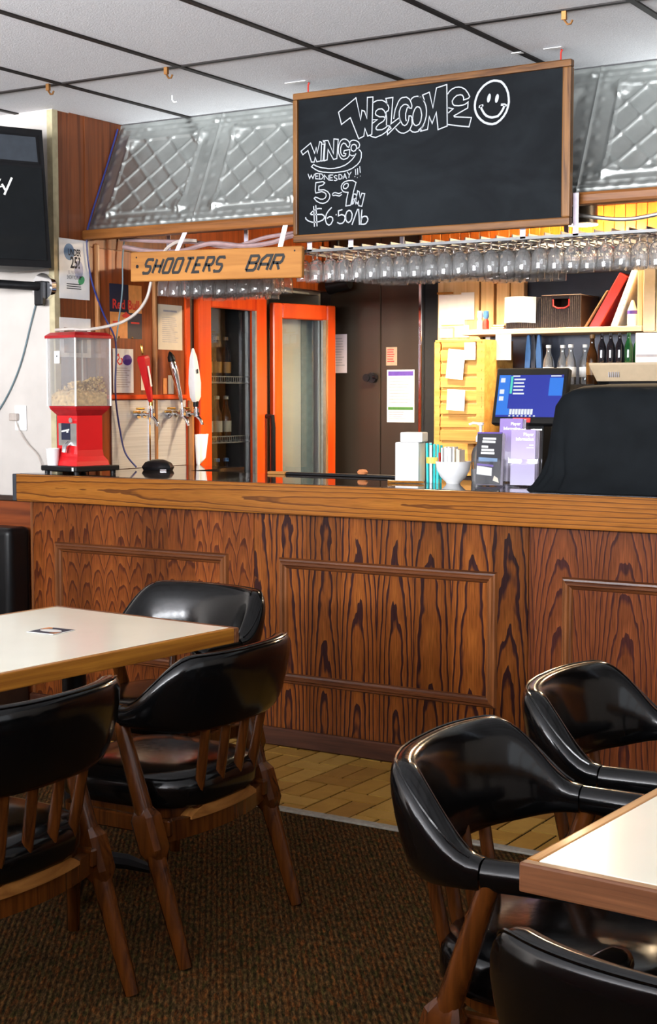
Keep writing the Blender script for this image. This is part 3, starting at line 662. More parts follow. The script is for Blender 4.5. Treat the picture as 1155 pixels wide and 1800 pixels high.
# second cooler, door ajar
ek = thing('empty_cooler', 'empty grey-lined cooler behind the right-hand glass door left ajar', 'cooler', (0, 0, 0))
c = MB(); c.bx(-5.2, -5.17, 6.85, 7.46, .1, 2.05); c.bx(-5.2, -4.68, 6.83, 6.85, .1, 2.05); c.bx(-5.2, -4.68, 7.44, 7.46, .1, 2.05); c.bx(-5.2, -4.68, 6.85, 7.44, 2.03, 2.05)
c.done('cabinet', M_['cooler_grey'], ek)
dh = bpy.data.objects.new('door', None)
dr = MB(); slab_frame(dr, 0, .475, .2, 1.955, .068, .085, .1, -.02, .02); d2 = dr.done('door', M_['door_wood'], ek, bevel=.006)
bpy.data.objects.remove(dh)
d2.location = (-4.612, 6.838, 0); d2.rotation_euler = (0, 0, -math.radians(15))
MB().bx(-.006, -.001, .066, .409, .3, 1.872).done('pane', M_['pane'], d2)
MB().bx(.0, .016, .376, .406, .3, 1.872).done('door_gasket', M_['alu'], d2)
MB().bx(.016, .024, .398, .408, .3, 1.872).done('door_bead', M_['trim_wood'], d2)
MB().bx(-.10, -.09, .03, .44, .25, 1.93).done('inner_panel', M_['cooler_grey'], d2)
MB().bx(-.088, -.084, .06, .125, .25, 1.93).done('inner_panel', M_['cooler_teal'], d2)
MB().bx(-.088, -.086, .30, .40, .25, 1.93).done('inner_panel', M_['cooler_teal'], d2)
# walk-in cooler
wk = thing('walk_in_cooler', 'brownish steel walk-in cooler front behind the bar', 'cooler', (0, 0, 0))
MB().bx(-4.60, -4.262, 7.44, 7.469, 0, 2.43).done('door', M_['cooler_wall'], wk, bevel=.003)
MB().bx(-4.258, -4.005, 7.44, 7.469, 0, 2.43).done('side_panel', M_['cooler_wall'], wk, bevel=.003)
MB().bx(-4.008, -3.985, 7.425, 7.46, 0, 2.43).done('corner_strip', M_['chrome'], wk, bevel=.004)
h = MB(); h.cyl((-4.335, 7.44, 1.545), (-4.335, 7.40, 1.545), .022, n=14); h.cyl((-4.305, 7.44, 1.545), (-4.305, 7.41, 1.545), .03, n=14); h.cyl((-4.29, 7.41, 1.55), (-4.265, 7.405, 1.55), .012)
h.done('lock_knob', M_['black_metal'], wk, smooth=True)
struct(MB().bx(-3.985, -3.87, 7.462, 7.469, 0, 2.43).done('doorway_shade_panel', M_['dark']))  # flat dark sheet, shade of the open doorway put into its colour
tag(MB().cyl((-4.56, 7.36, 2.07), (-4.42, 7.36, 2.09), .045, .035, n=12).cyl((-4.5, 7.36, 2.09), (-4.5, 7.36, 2.44), .012).done('lamp_arm', M_['black_plastic'], smooth=True), 'small round black fitting at the ceiling corner beside the red doors', 'fitting')

# ================================================================== CHAIRS
def sstep(a, b, x):
    t = min(1, max(0, (x-a)/(b-a))); return t*t*(3-2*t)
HW, YA, YS, YB = .268, .13, -.05, -.228      # half width, arm front, arm/back seam, back apex
def band(phi):
    """phi 0..1 around the back from the right seam to the left seam -> plan point and outward normal"""
    a = PI*phi; n = 2.35
    cx, sx = math.cos(a), math.sin(a)
    x = HW*math.copysign(abs(cx)**(2/n), cx); y = YS-(YS-YB)*abs(sx)**(2/n)
    return x, y
def ring(cx, cy, nx, ny, z0, z1, th, lean, n=20, ex=.72):
    h = (z1-z0)/2; out = []
    for j in range(n):
        a = 2*PI*j/n; e = ex
        c = math.copysign(abs(math.cos(a))**e, math.cos(a)); s_ = math.copysign(abs(math.sin(a))**e, math.sin(a))
        o = c*th/2+lean*(s_*.5+.5); out.append((cx+nx*o, cy+ny*o, (z0+z1)/2+s_*h))
    return out
def make_chair(name, label):
    t = thing(name, label, 'chair', group='black vinyl barrel-back chairs')
    # padded back
    N = 40; rings = []
    for i in range(N+1):
        ph = i/N; x, y = band(ph); x1, y1 = band(min(1, ph+.004)); x0, y0 = band(max(0, ph-.004))
        tx, ty = x1-x0, y1-y0; L = math.hypot(tx, ty); nx, ny = ty/L, -tx/L
        if nx*x+ny*(y-0) < 0: nx, ny = -nx, -ny
        k = sstep(0.0, .27, ph)*sstep(0, .27, 1-ph)
        z1 = .656+.132*k+.006*math.sin(PI*ph); z0 = .600-.018*k
        rings.append(ring(x, y, nx, ny, z0, z1, .056+.026*math.sin(PI*min(1, max(0, 1-abs(2*ph-1)))*.95)**.8*(1-.35*k*math.sin(PI*ph)), .044*k))
    MB().loft(rings).done('backrest', M_['vinyl'], t, smooth=True, ang=60)
    pip = []
    for r in rings[1:-1]:
        p = r[4]; pip.append((p[0], p[1], p[2]+.0005))
    MB().tube(pip, .0028, 6).done('piping', M_['vinyl'], t, smooth=True)
    for sgn in (1, -1):
        rr = []
        for i in range(9):
            f = i/8; y = YS+.003+(YA-YS)*f; sc = 1 if f < .9 else .8
            rr.append(ring(sgn*(HW-.012*f), y, sgn, 0, .600+.03*(1-sc), .656-.02*(1-sc), .056*sc, 0, 16, .95))
        rr.append(ring(sgn*(HW-.013), YA+.012, sgn, 0, .62, .64, .02, 0, 16, .95))
        MB().loft(rr).done('arm_pad', M_['vinyl'], t, smooth=True, ang=70)
    # seat cushion
    def outline(sx, sy, n=36, e=3.2):
        o = []
        for j in range(n):
            a = 2*PI*j/n; c, s_ = math.cos(a), math.sin(a)
            wd = 1.0+.06*s_
            o.append((sx*wd*math.copysign(abs(c)**(2/e), c), .03+sy*math.copysign(abs(s_)**(2/e), s_)))
        return o
    lay = [(.9, .372), (.975, .378), (1.0, .395), (1.0, .425), (.985, .442), (.94, .456), (.8, .466), (.5, .470), (.15, .471)]
    MB().loft([[(x, y, z) for x, y in outline(.235*s_, .235*s_)] for s_, z in lay]).done('seat', M_['vinyl'], t, smooth=True, ang=70)
    MB().loft([[(x, y, z) for x, y in outline(.205, .2)] for z in (.345, .374)]).done('seat_frame', M_['chair_wood'], t)
    # long raked rear legs that carry the arms
    for sgn in (1, -1):
        P = lambda f: Vector((sgn*(.272-.0*f), -.238+.202*f, .618*f))
        m = MB(); m.tube([P(0), P(.12), P(.34), P(.47)], [.018, .0205, .024, .0255], 18)
        m.tube([P(.60), P(.66), P(.85), P(1.0)], [.025, .024, .0215, .0195], 18)
        ax = (P(1)-P(0)).normalized(); u = Vector((1, 0, 0)); v = ax.cross(u)
        rg = []
        for f, q in ((.43, .023), (.47, .036), (.60, .036), (.64, .021)):
            c0 = P(f); rg.append([c0+u*a*q*.82+v*b*q for a, b in ((1, .62), (.62, 1), (-.62, 1), (-1, .62), (-1, -.62), (-.62, -1), (.62, -1), (1, -.62))])
        m.loft(rg)
        m.done('rear_leg', M_['chair_wood'], t, smooth=True, ang=27)
        MB().tube([(sgn*.2, .185, 0), (sgn*.203, .18, .16), (sgn*.206, .172, .36)], [.017, .021, .024], 12).done('front_leg', M_['chair_wood'], t, smooth=True)
        MB().bx(-.011, .011, -.165, .16, -.022, .022, Matrix.Translation((sgn*.228, -.0, .338))).done('side_rail', M_['chair_wood'], t, bevel=.004)
    MB().bx(-.2, .2, .158, .18, .315, .35).done('front_rail', M_['chair_wood'], t, bevel=.004)
    rr = []
    for i in range(13):
        x = -.255+.51*i/12; y = -.132-.045*(1-(x/.255)**2)
        rr.append([(x, y-.013, .300), (x, y+.013, .300), (x, y+.013, .352), (x, y-.013, .352)])
    MB().loft(rr).done('back_rail', M_['chair_wood'], t, bevel=.004)
    rr = []
    for i in range(13):
        f = i/12; x = -.155+.31*f; y = -.132-.045*(1-(x/.255)**2); zt = .352+.026*min(1, math.sin(PI*f)*2.2)+.001
        rr.append([(x, y-.018, .345), (x, y+.018, .345), (x, y+.018, zt), (x, y-.018, zt)])
    sub(MB().loft(rr).done('spindle_rest', M_['sp_rest'], t, bevel=.004), 'raised pale worn top of the back rail')
    for x in (-.118, -.04, .04, .118):
        yb = -.132-.045*(1-(x/.255)**2)
        xt = x*1.16; yt = -.222+.008*abs(x)/.118
        MB().tube([(x, yb, .36), ((x+xt)/2, (yb+yt)/2, .48), (xt, yt, .612)], [.0125, .0145, .0125], 12).done('spindle', M_['chair_wood'], t, smooth=True)
    return t
M_['sp_rest'] = streak('worn_rail_top', (.2, .075, .016), (.38, .165, .042), 0, .35, 30)
CH = [
 ('black vinyl chair with its whole rounded back towards us, beside the coaster table', (-2.475, 3.17), 90+2),
 ('black vinyl chair at the far end of the coaster table, against the bar front', (-3.04, 3.86), 180-3),
 ('black vinyl chair cut off by the left frame edge, near side of coaster table', (-2.465, 2.425), 90+2),
 ('black vinyl chair whose arm meets the corner of the empty right-hand table', (-1.05, 2.52), -90+4),
 ('black vinyl chair at the right edge, partly behind its twin, near the oak bar', (-1.105, 3.225), -90+2),
 ('black vinyl chair in the bottom right foreground with only its stitched top showing', (-.50, 1.84), -6),
]
ch0 = make_chair('barrel_chair', CH[0][0])
for i, (lab, (x, y), a) in enumerate(CH):
    c = ch0 if i == 0 else copy_tree(ch0)
    c.location = (x, y, 0.001); c.rotation_euler = (0, 0, math.radians(a)); c['label'] = lab

# ================================================================== TABLES
def table(label, loc, rz, lx, ly):
    t = thing('pedestal_table', label, 'table', loc, rz, None)
    MB().bx(-lx/2+.022, lx/2-.022, -ly/2+.022, ly/2-.022, .722, .7602).done('table_top', M_['laminate'], t, bevel=.001)
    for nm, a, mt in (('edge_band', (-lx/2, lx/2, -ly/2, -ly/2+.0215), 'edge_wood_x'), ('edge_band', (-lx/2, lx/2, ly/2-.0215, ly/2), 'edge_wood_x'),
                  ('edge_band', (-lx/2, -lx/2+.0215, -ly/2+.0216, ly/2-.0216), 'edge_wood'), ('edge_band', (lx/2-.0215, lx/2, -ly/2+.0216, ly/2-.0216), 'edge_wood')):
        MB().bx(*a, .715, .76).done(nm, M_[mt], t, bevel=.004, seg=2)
    for sy in (-1, 1):
        m = MB(); m.cyl((0, sy*ly*.3, .02), (0, sy*ly*.3, .70), .036, n=16); m.bx(-.2, .2, sy*ly*.3-.04, sy*ly*.3+.04, .70, .72)
        for q in range(4):
            a = PI/4+q*PI/2; m.tube([(0, sy*ly*.3, .07), (.15*math.cos(a), sy*ly*.3+.15*math.sin(a), .045), (.24*math.cos(a), sy*ly*.3+.24*math.sin(a), .012)], [.03, .024, .012], 8)
        m.done('pedestal', M_['black_metal'], t, smooth=True)
    return t
a = math.radians(-3.2)
def place_corner(corner, rz, lx, ly, sx, sy):   # put the given local corner at a world point
    v = Matrix.Rotation(rz, 3, 'Z') @ Vector((sx*lx/2, sy*ly/2, 0)); return (corner[0]-v.x, corner[1]-v.y, 0)
table('cream-topped table with oak edge and a printed coaster on it', place_corner((-2.520, 3.560), math.radians(-4.5), .775, 1.50, 1, 1), math.radians(-4.5), .775, 1.50)
table('empty cream-topped table with oak edge at the right edge of the view', place_corner((-.889, 1.968), math.radians(-3.6), .775, 1.62, -1, -1), math.radians(-3.6), .775, 1.62)
cs = thing('coaster', 'square printed beer coaster lying on the cream table', 'coaster', (-2.94, 3.205, .7612), math.radians(2))
MB().bx(-.05, .05, -.05, .05, 0, .0015).done('card', M_['paper'], cs)
MB().bx(-.048, .048, -.044, .048, .0015, .0018).done('print', M_['navy'], cs)
MB().lathe([(.001, .0019), (.028, .0019), (.028, .0021), (.001, .0021)], (0, 0, 0), 20, Matrix.Diagonal((1.35, .7, 1, 1))).done('emblem', M_['label_white'], cs)
MB().quad([(-.046, .005, .002), (-.02, .03, .002), (-.03, .045, .002), (-.046, .045, .002)]).quad([(.02, -.035, .002), (.046, -.035, .002), (.046, -.01, .002)]).done('flash', M_['orange_print'], cs)
# booth against the white wall
bt = thing('booth_bench', 'black vinyl booth bench against the white wall left of the bar', 'bench', (0, 0, 0))
MB().bx(-6.4, -4.738, 4.90, 5.045, .42, .845).done('backrest', M_['booth_vinyl'], bt, smooth=True, bevel=.035, seg=4)
MB().bx(-6.4, -4.738, 4.40, 4.90, .30, .45).done('seat', M_['booth_vinyl'], bt, smooth=True, bevel=.03, seg=3)
MB().bx(-6.38, -4.76, 4.46, 5.03, 0, .30).done('plinth', M_['dark_wood'], bt)

# ================================================================== CHALKBOARD
cb = thing('chalkboard', 'large oak-framed chalkboard with a chalk welcome and wings offer hanging over the bar', 'chalkboard', (0, 0, 0))
X0, X1, Z0, Z1 = -3.392, -2.168, 2.076, 2.682; fy0, fy1 = 5.19, 5.222; fw = .034
MB().bx(X0+.02, X1-.02, 5.203, 5.216, Z0+.02, Z1-.02).done('slate', M_['slate'], cb)
for x0, x1, z0, z1, mt in ((X0, X1, Z1-fw*.8, Z1, 'board_frame'), (X0, X1, Z0, Z0+fw*.9, 'board_frame'), (X0, X0+fw*.62, Z0+fw*.9, Z1-fw*.8, 'board_frame_v'), (X1-fw, X1, Z0+fw*.9, Z1-fw*.8, 'board_frame_v')):
    MB().bx(x0, x1, fy0, fy1, z0, z1).done('frame_rail', M_[mt], cb, bevel=.005, seg=2)
for x in (-3.325, -2.215): MB().tube([(x, 5.205, Z1-.002), (x, 5.205, Z1+.03), (x+.006, 5.205, Z1+.038), (x, 5.205, CZ-.003)], .0035, 6).done('hanging_hook', M_['red_hook'], cb)
for k, nm, wd in (('welcome', 'chalk_word', .0043), ('smiley', 'chalk_face', .0085), ('wings', 'chalk_word', .0042), ('wednesday', 'chalk_word', .0036), ('hours', 'chalk_word', .0042), ('price', 'chalk_word', .0050)):
    m = MB()
    for st in CHALK[k]: m.ribbon(st, wd, lambda a, b: (a, 5.2025, b))
    m.done(nm, M_['chalk'], cb)

for ex, ez in EYES: MB().quad([(ex+.0075*math.cos(q*PI/6)+.003*math.sin(q*PI/6), 5.2024, ez+.0165*math.sin(q*PI/6)) for q in range(12)]).done('chalk_eye', M_['chalk'], cb)
# hooks, tape on the ceiling
for i, (x, y) in enumerate(((-4.245, 4.66), (-3.64, 4.67), (-1.99, 4.70))):
    h = MB(); h.bx(x-.008, x+.008, y-.006, y+.006, CZ-.03, CZ-.0025); h.tube([(x, y, CZ-.03), (x+.012, y, CZ-.046), (x+.024, y, CZ-.046), (x+.03, y, CZ-.034)], .004, 6)
    tag(h.done('ceiling_hook', M_['hook']), ('copper hook on the dark ceiling grid above the speaker', 'copper hook on the ceiling grid left of the chalkboard', 'copper hook on the ceiling grid right of the smiling face')[i], 'hook', 'ceiling hooks')
h = MB(); h.tube([(-3.96, 5.12, CZ-.001), (-3.96, 5.12, CZ-.02), (-3.95, 5.12, CZ-.032), (-3.935, 5.12, CZ-.03)], .003, 6)
tag(h.done('clear_hook', M_['white']), 'small clear hook on the ceiling above the left tin panel', 'hook')
for (x, y, l) in ((-3.36, 5.17, .05), (-2.23, 5.17, .035), (-2.375, 5.17, .02)):
    tag(MB().bx(x-l, x+l, y-.012, y+.012, CZ-.0045, CZ-.0022).done('tape', M_['white']), {.05: 'strip of clear tape on the ceiling above the chalkboard left corner', .035: 'strip of clear tape on the ceiling above the chalkboard right corner', .02: 'scrap of white tape at the end of the ceiling grid bar'}[l], 'tape')

# ================================================================== SHOOTERS BAR SIGN
sg = thing('name_sign', 'wooden plank sign lettered in black hanging over the beer taps', 'sign', (-3.81, 5.2, 2.008), rot=(0, math.radians(1.15), 0))
MB().bx(-.455, .455, 0, .024, -.066, .064).done('plank', M_['sign_wood'], sg, bevel=.004)
SF = {'S': [[(1, .86), (.85, 1), (.15, 1), (0, .86), (0, .64), (.15, .52), (.85, .48), (1, .36), (1, .14), (.85, 0), (.15, 0), (0, .14)]],
 'H': [[(0, 0), (0, 1)], [(1, 0), (1, 1)], [(0, .5), (1, .5)]], 'O': [[(0, .1), (0, .9), (.12, 1), (.88, 1), (1, .9), (1, .1), (.88, 0), (.12, 0), (0, .1)]],
 'T': [[(0, 1), (1, 1)], [(.5, 1), (.5, 0)]], 'E': [[(1, 1), (0, 1), (0, 0), (1, 0)], [(0, .5), (.8, .5)]],
 'R': [[(0, 0), (0, 1), (.85, 1), (1, .88), (1, .6), (.85, .48), (0, .48)], [(.5, .48), (1, 0)]],
 'B': [[(0, 0), (0, 1), (.85, 1), (1, .88), (1, .63), (.85, .52), (0, .52)], [(.85, .52), (1, .4), (1, .12), (.85, 0), (0, 0)]],
 'A': [[(0, 0), (0, .7), (.4, 1), (1, 1), (1, 0)], [(0, .4), (1, .4)]]}
x = -.385; m = MB()
for ch in 'SHOOTERS BAR':
    if ch == ' ': x += .115; continue
    kx = .036 if x < .1 else .044
    for st in SF[ch]: m.ribbon([(x+kx*u+.028*v, -.031+.06*v) for u, v in st], .0125, lambda a, b: (a, -.0012, b))
    x += .0555 if x < .1 else .062
m.done('lettering', M_['black_paint'], sg)
for nx_, nz_, nr_ in ((-.415, 0, .008), (.42, .045, .004), (-.42, .04, .004)): MB().cyl((nx_, -.001, nz_), (nx_, .002, nz_), nr_).done('nail', M_['black_metal'], sg)
for x, dx, mt in ((-4.02, .0, 'lilac_strap'), (-3.47, .02, 'white')):
    tag(MB().loft([[(x-.012, 5.21, 2.06), (x+.012, 5.21, 2.06), (x+.012, 5.213, 2.06), (x-.012, 5.213, 2.06)], [(x-.012-dx, 5.285, 2.17), (x+.012-dx, 5.285, 2.17), (x+.012-dx, 5.288, 2.17), (x-.012-dx, 5.288, 2.17)]]).done('hanging_strap', M_[mt]),
        'pale strap holding the left half of the plank sign' if dx == 0 else 'white strap holding the right end of the plank sign', 'strap')

# ================================================================== GLASS RACK AND STEMWARE
ZR = 1.922; ZF = 2.042
gp = [(.0325, 0), (.0335, .012), (.034, .045), (.031, .066), (.02, .082), (.0045, .09), (.0042, .108), (.006, .113), (.028, .1175), (.0285, .120)]
gi = [(.0322, .012), (.0327, .045), (.0298, .065), (.018, .0805)]
gp = [(a*.93, b) for a, b in gp]; gi = [(a*.93, b) for a, b in gi]
m = MB(); m.lathe(list(reversed(gi))+[(.029, 0)]+gp, n=16, cap=True)
G0 = m.done('wine_glass', M_['glass'], smooth=True, ang=50); gme = G0.data; bpy.data.objects.remove(G0)
def glass(x, y, lab, grp):
    o = link('wine_glass', gme, None); o.location = (x+random.uniform(-.0012, .0012), y+random.uniform(-.003, .003), ZR+random.uniform(-.002, .002)); o.rotation_euler = (random.uniform(-.012, .012), random.uniform(-.012, .012), random.uniform(0, 6))
    tag(o, lab, 'glass', grp)
rk = thing('glass_rack', 'long metal stemware rack hanging below the chalkboard', 'rack', (0, 0, 0))
rm = MB(); x = -3.40
cols = []
while x < -1.45: cols.append(x); x += .067
for c in cols: rm.bx(c-.0335-.011, c-.0335+.011, 5.255, 5.95, ZF+.001, ZF+.004); rm.bx(c-.0335-.002, c-.0335+.002, 5.255, 5.95, ZF+.004, ZF+.02)
rm.done('rail', M_['black_metal'], rk)
MB().bx(-3.46, -1.45, 5.245, 5.255, ZF-.003, ZF+.008).done('front_strip', M_['rack_strip'], rk)
MB().bx(-3.46, -1.45, 5.95, 5.96, ZF-.003, ZF+.008).done('front_strip', M_['rack_strip'], rk)
for xx in (-3.345, -3.145, -2.38, -2.165, -1.7): MB().bx(xx-.011, xx+.011, 5.245, 5.248, ZF, 2.20).done('strap', M_['lilac_strap'], rk)
for xx in (-3.3, -2.5, -1.7): MB().bx(xx-.011, xx+.011, 5.955, 5.958, ZF, 2.44).done('strap', M_['lilac_strap'], rk)
for ic, c in enumerate(cols):
    n = 2 if c < -3.2 else (6 if c < -2.78 else (8 if c < -2.42 else 3))
    for q in range(n): glass(c, 5.285+.072*q, ('clear hanging stemmed glass in the front row below the chalkboard, %s from the plank sign' % ORD[ic]) if q == 0 else 'clear stemmed glass hanging behind the front row in the rack below the chalkboard', 'glasses under the chalkboard')
rk2 = thing('glass_rack', 'short metal stemware rack behind the plank sign', 'rack', (0, 0, 0))
rm = MB(); c2 = [-4.47+.068*i for i in range(10)]
for c in c2: rm.bx(c-.0335-.011, c-.0335+.011, 5.66, 6.30, ZF+.001, ZF+.004); rm.bx(c-.0335-.002, c-.0335+.002, 5.66, 6.30, ZF+.004, ZF+.02)
rm.done('rail', M_['black_metal'], rk2)
MB().bx(-4.52, -3.8, 5.645, 5.66, ZF-.004, ZF+.022).done('front_strip', M_['alu'], rk2)
for xx in (-4.4, -3.95): MB().bx(xx-.011, xx+.011, 5.65, 5.653, ZF, 2.44).done('strap', M_['lilac_strap'], rk2)
for i, c in enumerate(c2):
    for q in range(7 if i < 6 else 3): glass(c, 5.70+.074*q, 'clear stemmed glass hanging upside down in the short rack behind the plank sign', 'glasses behind the plank sign')

# ================================================================== THINGS ON THE LEFT WALL
XP = XL+.0075
def sheet(name, label, cat, y0, y1, z0, z1, mat, x=XP, group=None):
    o = thing(name, label, cat, (x, (y0+y1)/2, (z0+z1)/2), group=group)
    MB().bx(0, .0012, -(y1-y0)/2, (y1-y0)/2, -(z1-z0)/2, (z1-z0)/2).done('sheet', mat, o)
    return o, y1-y0, z1-z0
LX = .0016
def lq(mb, y0, y1, z0, z1, x=LX): mb.quad([(x, y0, z0), (x, y1, z0), (x, y1, z1), (x, y0, z1)])
def llines(o, y0, y1, z0, z1, n, mat, seed=1):
    r = random.Random(seed); m = MB(); dz = (z1-z0)/n
    for i in range(n): lq(m, y0, y0+(y1-y0)*r.uniform(.75, 1), z1-dz*i-dz*.45, z1-dz*i)
    return m.done('print_lines', mat, o)
o, ww, hh = sheet('poster', 'white age-check poster with a big 25 on the dark panelling', 'poster', 5.112, 5.318, 1.886, 2.158, M_['paper'])
def blob(o, name, cy, cz, ry, rz_, mat, tilt=0, x=.0014):
    m = MB(); vs = []
    for j in range(18):
        a = 2*PI*j/18; y = ry*math.cos(a); z = rz_*math.sin(a)
        vs.append((x, cy+y*math.cos(tilt)-z*math.sin(tilt), cz+y*math.sin(tilt)+z*math.cos(tilt)))
    m.quad(vs); return m.done(name, mat, o)
blob(o, 'blue_shape', -.035, .077, .036, .038, M_['blue_print']); blob(o, 'grey_shape', .03, -.0, .03, .042, plain('lilac_grey', (.42, .42, .55), .7))
blob(o, 'green_shape', .047, -.048, .024, .018, M_['green_print'], .6)
def lt(o, s, size, y, z, mat, align='CENTER', sx=1.0, bold=0.0, shear=0): return text('lettering', s, size, mat, Matrix.Translation((LX+.0003, y, z)) @ Matrix.Rotation(PI/2, 4, 'Z') @ Matrix.Rotation(PI/2, 4, 'X'), o, align=align, sx=sx, bold=bold, shear=shear)
lt(o, 'UNDER', .042, .0, .062, M_['ink'], sx=.62, bold=.0012); lt(o, '25?', .072, .006, .006, M_['ink'], sx=.72, bold=.002)
lt(o, 'BE PREPARED', .022, -.004, -.022, M_['grey_ink'], sx=.62); lt(o, 'SHOW YOUR ID', .026, -.004, -.046, M_['ink'], sx=.5)
llines(o, -.055, .05, -.096, -.066, 3, M_['ink'], 5)
o, ww, hh = sheet('poster', 'white-bordered photo poster just above the peanut machine', 'poster', 5.110, 5.322, 1.62, 1.80, M_['paper'])
m = MB(); lq(m, -.078, -.006, -.07, .045); m.done('photo_panel', plain('dim_photo_brown', (.16, .07, .03), .5, var=.6, scale=30), o)
m = MB(); lq(m, .002, .08, -.07, .045); m.done('photo_panel', plain('dim_photo_dark', (.05, .04, .05), .5, var=.7, scale=35), o)
o, ww, hh = sheet('poster', 'blue and orange chequered energy drink poster on the panelling', 'poster', 5.460, 5.700, 1.718, 1.975, M_['navy'])
m = MB(); lq(m, .02, .12, -.005, .1285); lq(m, -.12, .01, -.1285, -.005); m.done('orange_field', M_['orange_print'], o)
lt(o, 'Red Bull', .062, 0, .012, M_['red_print'], sx=.98, bold=.0015)
m = MB(); m.quad([(LX+.0004, y, z) for y, z in ((-.035, -.02), (-.01, -.008), (0, .0), (.012, -.008), (.05, -.022), (.03, -.03), (-.02, -.03))]); m.done('red_emblem', M_['red_print'], o)
for y0_ in (.035, -.1): m = MB(); lq(m, y0_, y0_+.065, -.056, -.048, LX+.0003); m.done('red_line', M_['red_print'], o)
for y in (-.055, .045): MB().lathe([(.001, 0), (.006, .001), (.004, .004), (.0008, .005)], (0, 0, 0), 8, Matrix.Translation((.001, y, -.124)) @ Matrix.Rotation(PI/2, 4, 'Y')).done('push_pin', M_['brass'], o)
o, ww, hh = sheet('price_list', 'tall cream printed sheet with rounded top pinned above the taps', 'paper', 5.826, 6.022, 1.672, 1.896, M_['cream_paper'])
llines(o, -.055, .055, .065, .085, 1, M_['grey_ink'], 2); llines(o, -.065, .065, -.08, .05, 13, M_['paper_lines'], 3)
o, ww, hh = sheet('calendar', 'white leaflet with a violet round emblem left of the red tap handle', 'paper', 5.476, 5.628, 1.457, 1.668, M_['paper'], XP+.003)
blob(o, 'violet_emblem', .03, .052, .036, .026, M_['purple_print']); m = MB(); m.ribbon([(-.05, .07), (-.035, .078), (-.03, .06), (-.045, .045), (-.03, .03), (-.012, .035), (-.008, .055), (-.02, .06)], .007, lambda a, b: (LX+.0003, a, b)); m.done('red_swirl', M_['red_print'], o)
llines(o, -.05, .05, -.085, .015, 9, M_['paper_lines'], 8)
for i, (y0, y1, z0, z1, mm) in enumerate(((5.690, 5.737, 1.47, 1.615, 'cream_paper'), (5.905, 5.948, 1.452, 1.545, 'cream_paper'), (5.865, 5.893, 1.452, 1.53, 'orange_print'))):
    sheet('paper_slip', ('narrow cream slip right of the red tap handle', 'narrow cream slip right of the chrome tap handle', 'small orange slip behind the chrome tap handle')[i], 'paper', y0, y1, z0, z1, M_[mm])

